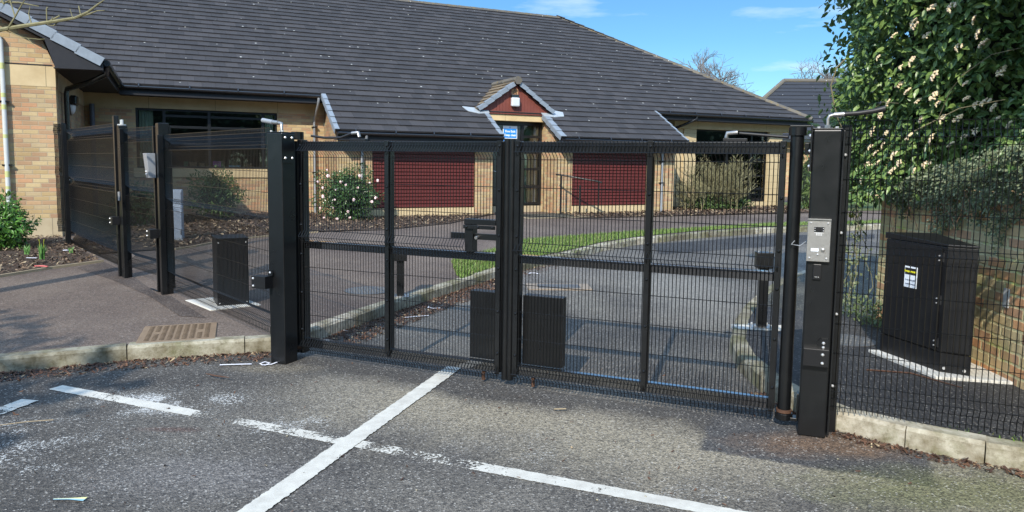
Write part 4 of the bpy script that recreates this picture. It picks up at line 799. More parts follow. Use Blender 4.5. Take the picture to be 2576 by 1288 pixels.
# sign on the door
sg = part(MB().box(7.29,7.72,YD+.010,YD+.028,2.33,2.675), 'fire_exit_sign', 'sign_white', dr)
part(MB().box(7.31,7.70,YD+.006,YD+.0095,2.35,2.60), 'blue_field', 'sign_blue', sg)
def text(body, size, loc, rot, m, name, parent, scale_x=1., align='CENTER', bold=.0):
    cu = bpy.data.curves.new(name, 'FONT'); cu.body = body; cu.size = size; cu.align_x = align; cu.align_y = 'CENTER'; cu.extrude = .0008; cu.offset = bold
    o = bpy.data.objects.new(name, cu); COL.objects.link(o); bpy.context.view_layer.update()
    me = bpy.data.meshes.new_from_object(o.evaluated_get(bpy.context.evaluated_depsgraph_get())); bpy.data.objects.remove(o)
    o = bpy.data.objects.new(name, me); COL.objects.link(o); me.materials.clear(); me.materials.append(m); o.parent = parent; o.location = loc; o.rotation_euler = rot; o.scale = (scale_x, 1, 1); return o
text('Fire Exit', .088, (7.505, YD+.004, 2.525), (pi/2, 0, 0), M['sign_white'], 'lettering', sg, 1.05, bold=.003); text('Keep clear', .088, (7.505, YD+.004, 2.425), (pi/2, 0, 0), M['sign_white'], 'lettering', sg, .95, bold=.003)
mb = MB(); k = 14; v = [(7.50+r_*cos(2*pi*i/k), YD+.006, 2.637+r_*sin(2*pi*i/k)) for r_ in (.014, .022) for i in range(k)]; mb.add(v, [(i, (i+1) % k, k+(i+1) % k, k+i) for i in range(k)]); part(mb, 'ring_mark', 'sign_blue', sg)
s2 = part(MB().box(7.29,7.40,YD+.010,YD+.028,2.22,2.295), 'number_plate', 'sign_blue', dr); text('14', .06, (7.345, YD+.008, 2.245), (pi/2, 0, 0), M['sign_white'], 'lettering', s2, 1., bold=.002)
# lamps and camera
fl = part(MB().box(7.38,7.60,PG-.10,PG-.002,3.42,3.50), 'floodlight', 'plastic', bevel=.01); part(MB().box(7.37,7.61,PG-.14,PG-.03,3.18,3.42), 'lamp_cover', 'lamp', fl, bevel=.03)
part(MB().tube([(7.48,PG-.03,3.51),(7.46,PG-.035,3.57),(7.50,PG-.03,3.64),(7.54,PG-.035,3.57),(7.52,PG-.03,3.51)], .006, 6), 'cable', 'plastic', fl, smooth=True)
bh_ = part(MB().tube([(-2.751,-2.6,2.60),(-2.69,-2.6,2.60)], .17, 24), 'bulkhead_lamp', 'plastic', smooth=True); part(MB().ball((-2.69,-2.6,2.60), .15, 16, 10, (.5,1,1)), 'lamp_cover', 'lamp', bh_, smooth=True)
part(MB().box(-2.70,-2.58,-2.78,-2.42,2.62,2.80), 'lamp_hood', 'plastic', bh_, bevel=.03)
cc = part(MB().tube([(18.72,.42,3.12),(18.72,.42,3.05)], .055, 12), 'cctv_camera', 'white', smooth=True); part(MB().ball((18.72,.40,3.02), .065, 12, 8), 'camera_dome', 'white', cc, smooth=True); part(MB().tube([(18.70,.345,3.01),(18.70,.33,3.005)], .026, 12), 'camera_lens', 'cab', cc)
# things on the window board
for lab, m_, s, wd, hh, yy in (('brown cardboard box on the window board, left of the pink one', 'brown_box', -.52, .17, .12, .72), ('small brown carton beside the larger brown box in the window', 'brown_box', -.32, .11, .10, .73), ('dark green box at the left end of the window board', 'green_box', -.68, .09, .13, .72), ('pink box standing in the middle of the window board', 'pink', .02, .19, .15, .72), ('light blue tray lying on the window board, right of the pink box', 'sky_blue', .42, .26, .045, .73)):
    x, y = bl(s, yy); t = empty('storage_box', (x, y, 1.441), TH, lab, 'box', 'boxes on the window board'); MB().box(-wd/2, wd/2, -.06, .06, 0, hh).build('carton', M[m_], t, bevel=.004); MB().box(-wd/2-.005, wd/2+.005, -.065, .065, hh+.001, hh+.014).build('lid', M[m_], t)
# handrail
x, y = bl(8.2, -1.7); t = empty('handrail', (x, y, .3), TH, 'dark brown metal handrail on three posts beside the door path', 'handrail')
RL = simple('brown_black_rail_paint', (.010,.008,.007), .5); MB().tube([(.12,.25,1.07),(.20,.1,1.06),(1.04,-.42,.90),(1.12,-.45,.87)], .024, 8).build('rail', RL, t, smooth=True)
for xx, yy, hh in ((.20,.1,1.05),(.62,-.16,.80),(1.04,-.42,.89)): MB().tube([(xx,yy,-.1),(xx,yy,hh)], .022, 8).build('post', RL, t, smooth=True)

# neighbouring building
x0, y0 = 13.7, 38.; t = empty('neighbour_building', (x0, y0, 0), R_(-4), 'further building with a grey hipped roof, seen past the right end of the main roof', 'building')
th2 = 0; pu2 = Vector((0, .82, .57)).normalized(); zE = 2.9; rd = (6.0-zE)/.57*.82
mb = tiles((0, -rd, zE), (1,0,0), tuple(pu2), [[(-rd*.9,0),(16,0),(12,5.4),(0,5.4)]], w=1.2, g=.36, lift_=.03); part(mb, 'roof', 'tile2', t)
mb = tiles((-rd*.9, -rd, zE), (0,1,0), tuple(Vector((.90,0,.62)).normalized()), [[(0,0),(2*rd,0),(rd,5.0)]], w=1.2, g=.36, lift_=.03); part(mb, 'roof_end', 'tile2', t)
mb = MB(); mb.tube([(0,0,6.02),(12,0,6.02)], .12, 8); mb.tube([(0,0,6.02),(-rd*.9,-rd,2.95)], .11, 8); part(mb, 'ridge_tiles', 'ridge_moss', t)
part(MB().box(-rd*.9+.5, 15.5, -rd+.5, rd-.5, 0, 2.9), 'wall', 'brick', t); part(MB().box(-rd*.9-.02,16,-rd-.12,-rd-.02,2.78,2.9), 'gutter', 'plastic', t)

# ------------------------------------------------------------------ cabinets, bollards, covers
def cab_tall():
    a = Vector((3.06, 5.99, 0)); m_ = Vector((3.195, 5.37, 0)); c = Vector((3.355, 5.26, 0))
    t = empty('equipment_cabinet', (3.06, 5.99, .12), 0, 'tall black gate equipment cabinet with a yellow and white sticker, against the old brick wall', 'cabinet')
    L = lambda p, dx=0, dy=0: (p.x-3.06+dx, p.y-5.99+dy)
    base = [L(a), L(m_), L(c), (.39, -.06)]
    poly = [L(a), L(m_), L(c), (.37, -.04)]
    MB().prism([(x*1.0, y) for x, y in poly], 0, .165).build('plinth', M['cab'], t)
    body = MB().prism([(p[0]+.002, p[1]+.001) for p in poly], .169, .955).build('body', M['cab'], t, bevel=.004)
    v = [(x, y, .959) for x, y in poly]+[(x, y, z) for (x, y), z in zip(poly, (1.008, .975, .975, 1.008))]; v = [( (x-.2)*1.03+.2, (y+.35)*1.03-.35, z) for x, y, z in v]
    MB().add(v, [(3,2,1,0),(4,5,6,7),(0,1,5,4),(1,2,6,5),(2,3,7,6),(3,0,4,7)]).build('lid', M['cab'], t, bevel=.004)
    d = Vector((m_.x-a.x, m_.y-a.y, 0)); Ld = d.length; d.normalize(); n = Vector((d.y, -d.x, 0)); n = n if n.x < 0 else -n
    O_ = Vector((0, 0, 0)); ax = lambda s, z, o=.0: O_+d*s+Vector((0,0,z))+n*o
    dr_ = MB().obox(ax(Ld/2-.01, .56, .004), d*(Ld/2-.03), n*.004, Vector((0,0,.38))).build('door', M['cab'], t, bevel=.002)
    mb = MB(); [mb.tube([ax(Ld-.035, z, -.005), ax(Ld-.035, z+.07, -.005)], .012, 8) for z in (.20, .52, .84)]; mb.build('hinge', M['cab'], dr_, smooth=True)
    mb = MB(); [mb.tube([ax(Ld-.06, z+dz, .008), ax(Ld-.06, z+dz, .012)], .006, 6) for z in (.21, .53, .85) for dz in (0, .035)]; mb.build('screws', M['zinc'], dr_)
    MB().tube([ax(.035, .60, .008), ax(.035, .60, .02)], .014, 8).build('lock', M['plastic'], dr_, smooth=True)
    # sticker: white edge, black band with yellow lettering, white panel
    S0, W_, Z0, H_ = .30, .135, .60, .165; rot = Matrix(((d.x, 0, -n.x*-1, 0), (d.y, 0, n.y, 0), (0, 1, 0, 0), (0, 0, 0, 1)))
    st = MB().obox(ax(S0, Z0+H_/2, .0105), d*W_/2, n*.002, Vector((0,0,H_/2))).build('sticker', M['sign_white'], dr_)
    MB().obox(ax(S0+.004, Z0+H_*.77, .0132), d*(W_/2-.008), n*.0006, Vector((0,0,.026))).build('black_band', M['plastic'], st)
    import mathutils
    X = d; Y = Vector((0,0,1)); Z = n; rm = Matrix((X, Y, Z)).transposed()
    if rm.determinant() < 0: X = -d; rm = Matrix((X, Y, Z)).transposed()
    for body_, sz, s_, z_, m2 in (('breezemount', .026, S0+.004, Z0+H_*.77, 'label_yellow'), ('T: +44 28 3064 0873', .0135, S0+.004, Z0+H_*.36, 'label_ink'), ('www.breezemount.com', .0115, S0+.004, Z0+H_*.18, 'label_ink')):
        text(body_, sz, ax(s_, z_, .0145), rm.to_euler(), M[m2], 'lettering', st, .9, bold=.0006)
    d2 = Vector((c.x-m_.x, c.y-m_.y, 0)).normalized(); n2 = Vector((d2.y, -d2.x, 0)); n2 = n2 if n2.y < 0 else -n2; m0 = Vector((m_.x-3.06, m_.y-5.99, 0))
    MB().obox(m0+d2*.098+n2*.004+Vector((0,0,.56)), d2*.082, n2*.003, Vector((0,0,.38))).build('end_panel', M['cab'], t)
    mb = MB(); [mb.tube([m0+d2*s+n2*.002+Vector((0,0,.055)), m0+d2*s+n2*.012+Vector((0,0,.055))], .011, 8) for s in (.03, .16)]; mb.build('anchor_bolts', M['zinc'], t)
    return t
cab_tall()
o = MB().prism([(2.98,6.02),(3.10,5.24),(3.62,5.12),(3.60,5.95)], .10, .142).build('concrete_base', M['slab'], bevel=.004); tag(o, 'pale concrete slab under the tall black cabinet by the wall', 'concrete slab')
t = empty('housing_box', (-3.03, 7.50, .12), R_(28), 'low black steel housing behind the left mesh fence panel', 'cabinet')
MB().box(0,.31,0,.40,.0,.70).build('body', M['cab'], t, bevel=.004); MB().box(-.008,.318,-.008,.408,.701,.716).build('lid', M['black'], t, bevel=.002)
MB().box(.05,.305,-.008,-.001,.02,.28).build('access_panel', M['cab'], t, bevel=.002); mb = MB(); [mb.tube([(x,-.001,z),(x,-.009,z)], .008, 8) for x, z in ((.02,.04),(.29,.04),(.02,.67),(.29,.67))]; mb.build('bolt_heads', M['zinc'], t)
o = MB().prism([(-3.02,7.30),(-2.62,7.62),(-3.10,8.15),(-3.50,7.80)], .09, .135).build('concrete_base', M['slab'], bevel=.004); tag(o, 'pale concrete slab under the low black housing behind the left fence', 'concrete slab')
def bollard(p, h, label, ang):
    t = empty('sensor_post', (p[0], p[1], .125), ang, label, 'bollard', 'black sensor posts inside the gates'); MB().box(-.04,.04,-.04,.04,.012,h-.15).build('post', M['black'], t, bevel=.004)
    MB().box(-.10,.10,-.10,.10,0,.011).build('foot_plate', M['steel'], t, bevel=.002); hd = MB().box(-.075,.075,-.075,.06,h-.15,h).build('sensor_head', M['black'], t, bevel=.006)
    mb = MB(); [mb.tube([(x,y,.011),(x,y,.03)], .009, 6) for x in (-.07,.07) for y in (-.07,.07)]; mb.build('anchor_bolts', M['zinc'], t); mb = MB(); [mb.tube([(x,0,h),(x,0,h+.008)], .008, 6) for x in (-.05,.05)]; mb.build('bolt_heads', M['zinc'], hd); return t
bollard((-1.26, 8.26), .56, 'short black sensor post by the kerb, seen through the left gate leaf', .1); bollard((2.38, 6.90), .72, 'short black sensor post on white concrete, seen through the right gate leaf', -.1)
o = MB().prism([(2.12,6.98),(2.14,6.80),(2.62,6.74),(2.62,6.98)], .10, .130).build('concrete_base', M['slab']); tag(o, 'small white concrete pad under the sensor post behind the right gate leaf', 'concrete slab')
t = empty('electric_cabinet', (-5.72, 12.44, .26), R_(20), 'blue-grey metal cabinet on the bark bed behind the left fence', 'cabinet'); MB().box(-.07,.12,-.0,.3,.0,.86).build('body', M['gbox'], t, bevel=.006); MB().box(-.06,.11,-.008,-.001,.03,.83).build('door', M['gbox'], t, bevel=.003); MB().box(.085,.10,-.016,-.009,.1,.18).build('lock', M['plastic'], t)

# covers in the ground
def plate(corners, z, name, label, m, rib):
    P = [GT(*c, z) for c in corners]; o = (P[0]+P[1]+P[2]+P[3])/4; t = empty(name, (o.x, o.y, z), math.atan2(P[1].y-P[0].y, P[1].x-P[0].x), label, 'manhole cover')
    L = (P[1]-P[0]).length/2; W_ = (P[3]-P[0]).length/2; MB().box(-L,L,-W_,W_,-.03,.010).build('cover_plate', M[m], t, bevel=.006); rib(t, L, W_); return t
def ribs(t, L, W_):
    mb = MB(); nx = 9
    for i in range(nx):
        x = -L+.045+(2*L-.09)*(i+.5)/nx
        for k in range(12):
            y = -W_+.045+(2*W_-.09)*(k+.5)/12
            if i in (1, 7) and k in (5, 6): continue
            for sgn in (-1, 1):
                c = Vector((x+sgn*.010, y, .0125)); dv = Vector((.009, .006*sgn, 0)); mb.obox(c, dv, Vector((-dv.y, dv.x, 0)).normalized()*.0028, Vector((0,0,.0022)))
    mb.build('tread_pattern', simple('dark_iron_tread', (.07,.05,.03), .7), t)
plate(((352,866),(553,853),(541,813),(349,824)), .119, 'drain_cover', 'rusty brown rectangular iron cover in the pavement in front of the left fence', 'iron', ribs)
def rnd_cover(p, r, label):
    q = GT(*p, .121); t = empty('manhole_cover', (q.x, q.y, q.z), .3, label, 'manhole cover'); MB().tube([(0,0,-.03),(0,0,.006)], r, 40).build('cover_plate', M['iron_grey'], t)
    mb = MB(); [mb.obox((i*.05, j*.05, .0075), (.014,.008,0), (-.003,.006,0), (0,0,.0015)) for i in range(-8,9) for j in range(-8,9) if (i*i+j*j)*.0025 < (r-.05)**2]; mb.build('tread_pattern', simple('worn_iron_tread', (.22,.21,.19), .6), t)
rnd_cover((925,731), .27, 'round grey cover in the reddish tarmac, seen through the left gate leaf'); rnd_cover((2130,856), .24, 'round grey cover in the dark tarmac left of the tall cabinet')
P = GT(1405, 722, .004); t = empty('manhole_cover', P, .05, 'rectangular pale-framed cover in the driveway behind the gate', 'manhole cover'); MB().box(-.42,.42,-.22,.22,-.03,.010).build('concrete_frame', simple('tan_cover_surround', (.26,.21,.16), .85, 0, .2, 8, .3), t); MB().box(-.28,.28,-.14,.14,-.02,.016).build('cover_plate', M['iron_grey'], t)

# ------------------------------------------------------------------ vegetation
def leaves(name, P, N, size, m, parent=None, ratio=.45, droop=.3, jitter=.6, detail=True, face=(.5, 1.2)):
    """leaf blades at points P pointing roughly along N"""
    n = len(P); N = N/np.maximum(np.linalg.norm(N, axis=1, keepdims=True), 1e-6); d = N*face[0]+rng.normal(0, jitter, (n, 3)); d[:, 2] -= droop; d /= np.linalg.norm(d, axis=1, keepdims=True)
    upv = N*face[1]+np.array([0, -.25, .55])+rng.normal(0, .35, (n, 3)); s = np.cross(d, upv); s /= np.maximum(np.linalg.norm(s, axis=1, keepdims=True), 1e-6); nn = np.cross(s, d)
    L = size*(.45+.9*rng.random(n))[:, None]; W = L*ratio/2
    if detail:
        b = P; md = P+d*L*.5-nn*L*.03; tp = P+d*L-nn*L*.14; l1 = P+d*L*.25+s*W*.78+nn*L*.05; l2 = P+d*L*.62+s*W*.82+nn*L*.03; r1 = P+d*L*.25-s*W*.78+nn*L*.05; r2 = P+d*L*.62-s*W*.82+nn*L*.03
        V = np.stack([b, md, tp, l1, l2, r1, r2], 1).reshape(-1, 3); base = np.arange(n)[:, None]*7
        F = [tuple(r) for q in ((0,3,4,1), (0,1,6,5)) for r in (base+np.array(q)).tolist()]+[tuple(r) for q in ((1,4,2), (1,2,6)) for r in (base+np.array(q)).tolist()]
    else:
        V = np.stack([P, P+d*L*.5+s*W, P+d*L, P+d*L*.5-s*W], 1).reshape(-1, 3); F = (np.arange(n)[:, None]*4+np.array([0, 3, 2, 1])).tolist()
    return mesh_obj(name, V, F, m, parent)
def blob_pts(c, r, n, shell=.5, flat_=None, seed=0):
    """points in a lumpy ellipsoid shell with outward directions"""
    u = rng.normal(size=(n, 3)); u /= np.linalg.norm(u, axis=1, keepdims=True)
    lump = 1+.16*np.sin(u[:, 0]*5.1+seed)*np.cos(u[:, 1]*4.3+seed*2)+.12*np.sin(u[:, 2]*7+seed*3+u[:, 0]*3)+.07*np.sin(u[:, 1]*13+seed)*np.sin(u[:, 2]*11)
    k = (1-shell*rng.random(n)**1.4)*lump; P = np.array(c)+u*np.array(r)*k[:, None]; return P, u
def twig_tree(base, h, spread, n0, depth, r0, m, name='branches', parent=None, up_=.8, sides=4, seed=1, droop=0., minlen=.12, wind=(0, 0), rk=.58, rmin=0.):
    r = random.Random(seed); mb = MB(); tips = []
    def grow(p, d, L, rad, lev):
        pts = [p]; k = 3 if lev < depth else 2; q = p; dd = d
        for i in range(k):
            dd = (dd+Vector((r.gauss(0, .16), r.gauss(0, .16), r.gauss(0, .1)-droop*lev*.1))+Vector((wind[0], wind[1], 0))*.05).normalized(); q = q+dd*L/k; pts.append(q)
        mb.tube(pts, [max(rmin, rad*(1-.4*i/k)) for i in range(k+1)], sides if lev < 2 else 3, cap=False); tips.append((q, dd))
        if lev >= depth or L < minlen: return
        for i in range(r.choice((2, 3, 3)) if lev else n0):
            t = r.uniform(.35, 1.) if lev or n0 < 3 else r.uniform(.1, .9); a = pts[min(int(t*k), k)]; sd = Vector((r.gauss(0, 1), r.gauss(0, 1), r.gauss(0, .5))).normalized()
            nd = (dd*(.65)+sd*spread+Vector((0, 0, up_*.25))).normalized(); grow(a, nd, L*r.uniform(.58, .8), rad*rk, lev+1)
    grow(Vector(base), Vector((0, 0, 1)), h, r0, 0); mb.build(name, m, parent, smooth=True); return tips

# great evergreen shrub leaning over the old wall
hx0 = 3.42
def hedge_x(y, z):    # x of its leafy face
    v = 3.36+.16*math.sin(y*2.1+z*1.3)+.11*math.sin(z*3.7+1.+y)+.07*math.sin(y*5.3+z*4.9); v -= max(0, z-2.7)*.50; return v+max(0, 1.5-z)*.15
t = empty('viburnum', (4.3, 6.2, .1), 0, 'huge glossy evergreen shrub with cream-pink flower clusters growing over the old brick wall', 'shrub')
n = 34000; Y = 3.3+4.75*rng.random(n); Z = 1.30+3.2*rng.random(n); zlow = np.interp(Y, [3, 4.6, 5.4, 6.4, 7.3, 8.1], [1.82, 1.80, 1.72, 1.55, 1.30, 1.28])
keep = Z > zlow+rng.normal(0, .06, n); Y = Y[keep]; Z = Z[keep]; n = len(Y)
dpt = .55*rng.random(n)**1.7; X = np.array([hedge_x(a, c) for a, c in zip(Y, Z)])+dpt; fr_ = np.clip((Y-7.45)/.6, 0, 1); X += fr_**2*.5
gx = (np.array([hedge_x(a+.05, c) for a, c in zip(Y, Z)])-np.array([hedge_x(a-.05, c) for a, c in zip(Y, Z)]))/.1; gz = (np.array([hedge_x(a, c+.05) for a, c in zip(Y, Z)])-np.array([hedge_x(a, c-.05) for a, c in zip(Y, Z)]))/.1
N = np.stack([-np.ones(n), gx+fr_*1.5, gz*.6], 1); P = np.stack([X, Y, Z], 1)-np.array([4.3, 6.2, .1]); leaves('foliage', P, N+np.array([0, -.45, 0]), .076, M['hedge'], t, .44, face=(.35, 1.3))
n = 6000; Y = 6.9+1.3*rng.random(n); X = 3.3+2.2*rng.random(n); Z = 1.3+3.2*rng.random(n); P = np.stack([X, Y+.25+.25*np.sin(X*3+Z*2.4), Z], 1)-np.array([4.3, 6.2, .1]); leaves('foliage', P, np.tile([-.2, 1., 0.], (n, 1)), .09, M['hedge'], t, .45)
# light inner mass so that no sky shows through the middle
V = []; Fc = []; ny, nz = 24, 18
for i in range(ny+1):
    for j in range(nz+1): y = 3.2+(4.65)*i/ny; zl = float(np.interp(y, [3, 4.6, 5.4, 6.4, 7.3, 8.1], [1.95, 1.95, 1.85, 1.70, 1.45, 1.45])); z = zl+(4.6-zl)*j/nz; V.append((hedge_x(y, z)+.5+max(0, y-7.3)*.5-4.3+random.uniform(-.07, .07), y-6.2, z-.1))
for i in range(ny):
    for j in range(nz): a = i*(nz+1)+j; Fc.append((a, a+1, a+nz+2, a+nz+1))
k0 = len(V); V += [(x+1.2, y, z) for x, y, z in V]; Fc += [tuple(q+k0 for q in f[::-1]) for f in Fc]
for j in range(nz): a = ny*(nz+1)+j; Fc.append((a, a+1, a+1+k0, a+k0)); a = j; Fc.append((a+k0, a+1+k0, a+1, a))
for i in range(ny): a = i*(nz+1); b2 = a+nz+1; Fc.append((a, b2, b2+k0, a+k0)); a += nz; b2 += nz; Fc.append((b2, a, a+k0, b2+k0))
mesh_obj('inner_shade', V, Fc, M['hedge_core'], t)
mb = MB()
for i in range(6): y = -2.2+i*.8; mb.tube([(.35+.1*i % .3, y, -.1), (.2, y+.1, .9), (-.1, y+.3, 1.8), (-.3, y+.2, 2.8)], [.05, .04, .03, .02], 6)
mb.build('stems', M['bark'], t, smooth=True)
fm = []
for k in range(3):
    mb = MB(); r = random.Random(k)
    for i in range(26):
        a = r.uniform(0, 2*pi); q = r.random()**.5*.034; mb.ball((q*cos(a), q*sin(a), .012-q*q*9+r.uniform(-.004, .004)), r.uniform(.005, .009), 5, 3)
    me = mb.build('flower_cluster', M['flower'], t, smooth=True); fm.append(me)
spots = [(2345,20),(2452,50),(2462,85),(2332,90),(2210,145),(2285,230),(2310,255),(2295,155),(2430,210),(2262,215),(2395,20),(2432,248),(2350,243),(2458,265),(2215,290),(2230,335),(2360,262),(2500,270),(2540,315),(2480,258),(2196,330),(2235,260),(2372,300),(2318,300),(2288,345),(2250,390),(2204,385),(2185,415),(2170,452),(2262,410),(2300,430),(2330,415),(2365,420),(2245,430),(2222,365),(2345,350),(2392,365),(2425,345),(2455,330),(2210,410),(2510,300),(2475,110),(2520,180),(2412,120),(2300,60),(2250,90),(2270,170),(2352,190),(2410,300),(2190,370)]
for i, (px2, py2) in enumerate(spots):
    d = _ray(px2, py2); o_ = None; lo_, hi_ = 3.5, 9.
    for k in range(40):                        # where that line of sight meets the leafy face
        md = (lo_+hi_)/2; q = CO+d*md
        if q.x > hedge_x(q.y, q.z)+max(0, (q.y-7.3)/.7)**2*.7: hi_ = md
        else: lo_ = md
    q = CO+d*(lo_-.03); f = fm[i % 3] if i < 3 else fm[i % 3].copy()
    if i >= 3: COL.objects.link(f)
    f.parent = t; f.location = q-Vector((4.3, 6.2, .1)); f.rotation_euler = (random.uniform(-.3, .3), -1.1+random.uniform(-.4, .4), random.uniform(-.6, .6)); f.scale = [random.uniform(.8, 1.35)]*3
# arching shoot and stray twigs
mb = MB(); P0 = [CO+_ray(*p)*(6.9) for p in ((2250,215),(2218,108),(2180,110),(2135,140),(2105,170),(2090,215),(2098,262),(2108,300),(2122,330))]; mb.tube([p-Vector((4.3,6.2,.1)) for p in P0], [.012,.010,.008,.007,.007,.006,.006,.005,.004], 5)
for a, c in (((2300,330),(2530,250)), ((2360,300),(2420,190)), ((2420,190),(2570,120)), ((2450,430),(2576,400)), ((2180,290),(2260,260))):
    A_ = CO+_ray(*a)*5.2; B_ = CO+_ray(*c)*4.9; m_ = (A_+B_)/2+Vector((0,0,.05)); mb.tube([q-Vector((4.3,6.2,.1)) for q in (A_, m_, B_)], [.004,.003,.002], 4)
mb.build('shoots', M['bark'], t, smooth=True)
n = 30; P = np.array([list(P0[min(8, int(i))]-Vector((4.3,6.2,.1))) for i in rng.random(n)*8])+rng.normal(0, .035, (n, 3)); leaves('shoot_leaves', P, np.tile([0, -.3, -.6], (n, 1)), .07, M['hedge'], t, .45)
# creeping cotoneaster hanging down the wall face
t = empty('cotoneaster', (3.6, 5.8, 1.5), 0, 'small-leaved grey-green creeper hanging over the old wall above the black cabinet', 'creeper')
n = 26000; Y = 3.6+3.4*rng.random(n); top = np.interp(Y, [3.4, 4.4, 5.2, 6., 6.6, 7.], [1.92, 1.88, 1.78, 1.66, 1.52, 1.45]); low = np.interp(Y, [3.4, 4.2, 4.7, 5.0, 5.35, 5.9, 6.3, 6.7, 7.], [1.64, 1.62, 1.56, 1.30, 1.20, 1.19, 1.18, 1.33, 1.38])+.10*np.sin(Y*9)+.06*np.sin(Y*23)
z = low+(top-low)*rng.random(n)**.75; X = 3.62-.10*Y*0-.10*rng.random(n)-.30*np.clip((z-1.25)/.5, 0, 1)*rng.random(n)+.02*(Y-5); clump = np.sin(Y*17+z*11)*np.sin(z*19-Y*7) > -.45
P = np.stack([X, Y, z], 1)[clump]-np.array([3.6, 5.8, 1.5]); leaves('foliage', P, np.tile([-.7, 0, -.5], (len(P), 1)), .026, M['cotone'], t, .6, detail=False)
mb = MB(); rr_ = random.Random(4)
for i in range(60):
    y = rr_.uniform(3.7, 6.9); z0 = float(np.interp(y, [3.4, 5.2, 7.], [1.85, 1.75, 1.45])); q = Vector((3.58, y, z0)); pts = [q-Vector((3.6, 5.8, 1.5))]
    for k in range(5): q = q+Vector((-.02+rr_.gauss(0, .02), rr_.gauss(-.03, .05), -.09*rr_.uniform(.5, 1.2))); pts.append(q-Vector((3.6, 5.8, 1.5)))
    mb.tube(pts, [.0035,.003,.0025,.002,.002,.0015], 3)
mb.build('stems', M['litter'], t, smooth=True)
t = empty('climber', (3.5, 7.5, .1), 0, 'thin ivy trails with yellow-green leaves hanging off the left end of the old wall', 'climber')
mb = MB(); pts_all = []
for i in range(12):
    q = Vector((3.36+rr_.uniform(-.15, .18), 7.45+rr_.uniform(-.1, .1), 1.45)); pts = [q-Vector((3.5, 7.5, .1))]
    for k in range(9): q = q+Vector((rr_.gauss(0, .035), rr_.gauss(0, .02), -.125)); pts.append(q-Vector((3.5, 7.5, .1))); pts_all.append(pts[-1])
    mb.tube(pts[:rr_.choice((5, 7, 9, 10))], .004, 3)
mb.build('stems', M['twig'], t, smooth=True)
P = np.array([list(p) for p in pts_all]); P = np.repeat(P, 6, 0)+rng.normal(0, .03, (len(P)*6, 3)); leaves('foliage', P, rng.normal(size=P.shape), .04, M['cotone'], t, .7, detail=False)
P = np.array([[-.17+rr_.gauss(0, .05), -.05+rr_.gauss(0, .04), 1.22+rr_.gauss(0, .09)] for i in range(22)]); leaves('yellow_leaves', P, np.tile([-.4, -.6, -.4], (22, 1)), .10, M['ivy'], t, .6)
n = 900; P = np.stack([rng.normal(.05, .08, n), rng.normal(-.35, .30, n), .02+.22*rng.random(n)**2], 1); P[:, 2] += .02; leaves('low_weeds', P, np.tile([-.3, -.2, .8], (n, 1)), .035, M['shrub2'], t, .6, droop=0, detail=False)

# old brick wall
t = empty('brick_wall', (3.72, 7.42, .1), 0, 'old mossy orange brick wall under the evergreen shrub, behind the tall black cabinet', 'wall')
wd_ = Vector((3.55-3.70, 4.9-7.42, 0)).normalized(); wn = Vector((wd_.y, -wd_.x, 0)); wn = wn if wn.x > 0 else -wn
pl = [Vector((0, 0, 0)), wd_*6.5, wd_*6.5+wn*.24, wn*.24]
MB().prism([(p.x, p.y) for p in (pl[0], pl[1], pl[2], pl[3])], 0, 1.30).build('brickwork', M['old_brick'], t); pc = [pl[0]-wn*.02-wd_*.02, pl[1]-wn*.02, pl[2]+wn*.02, pl[3]+wn*.02-wd_*.02]; MB().prism([(p.x, p.y) for p in pc], 1.301, 1.36).build('coping', M['stone2'], t, bevel=.006)
mb = MB(); w0_ = wd_*2.15-wn*.004; w0_.z = .62; mb.obox(w0_, wd_*.035, wn*.0035, (0,0,.07)); mb.build('render_patch', simple('old_white_render', (.55,.53,.48), .9, 0, .15, 20, .4), t, bevel=.003)

# camellia with pink flowers in front of the building
def bush(c, r, n, size, m, label, nm='shrub', cat='shrub', seed=1., core=.62, ratio=.5, stems=6, group=None, droop=.2, detail=True, shell=.55):
    t = empty(nm, (c[0], c[1], c[2]-r[2]), 0, label, cat, group); P, u = blob_pts((0, 0, r[2]), r, n, shell, seed=seed); P[:, 2] = np.maximum(P[:, 2], .02); leaves('foliage', P, u, size, m, t, ratio, droop, detail=detail)
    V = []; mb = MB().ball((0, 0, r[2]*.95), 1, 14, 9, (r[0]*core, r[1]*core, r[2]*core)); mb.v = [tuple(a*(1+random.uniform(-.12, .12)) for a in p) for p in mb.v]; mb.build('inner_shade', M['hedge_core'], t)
    mb = MB()
    for i in range(stems): a = 2*pi*i/stems; mb.tube([(.04*cos(a), .04*sin(a), 0), (.25*r[0]*cos(a), .25*r[1]*sin(a), r[2]*.7), (.6*r[0]*cos(a), .6*r[1]*sin(a), r[2]*1.45)], [.02, .014, .006], 5)
    mb.build('stems', M['bark'], t, smooth=True); return t, P
t, P = bush((-3.80, 17.0, .26+.62), (.74, .64, .66), 6500, .060, M['camellia'], 'rounded dark green camellia bush with pale pink flowers by the wall', 'camellia', seed=2.)
q = []
for p in [(822,425),(800,455),(812,492),(845,475),(838,520),(805,520),(870,462),(905,440),(930,458),(950,452),(890,500),(815,545),(848,548),(875,530),(812,470),(935,505),(858,455),(825,440),(945,495),(900,470),(880,545),(842,500)]:
    d = _ray(*p); c = Vector((-3.80, 17.0, .88)); k = (c-CO).dot(d)/d.dot(d)-.52; q.append(CO+d*k-Vector((-3.80, 17.0, .24)))
mb = MB(); f0 = None
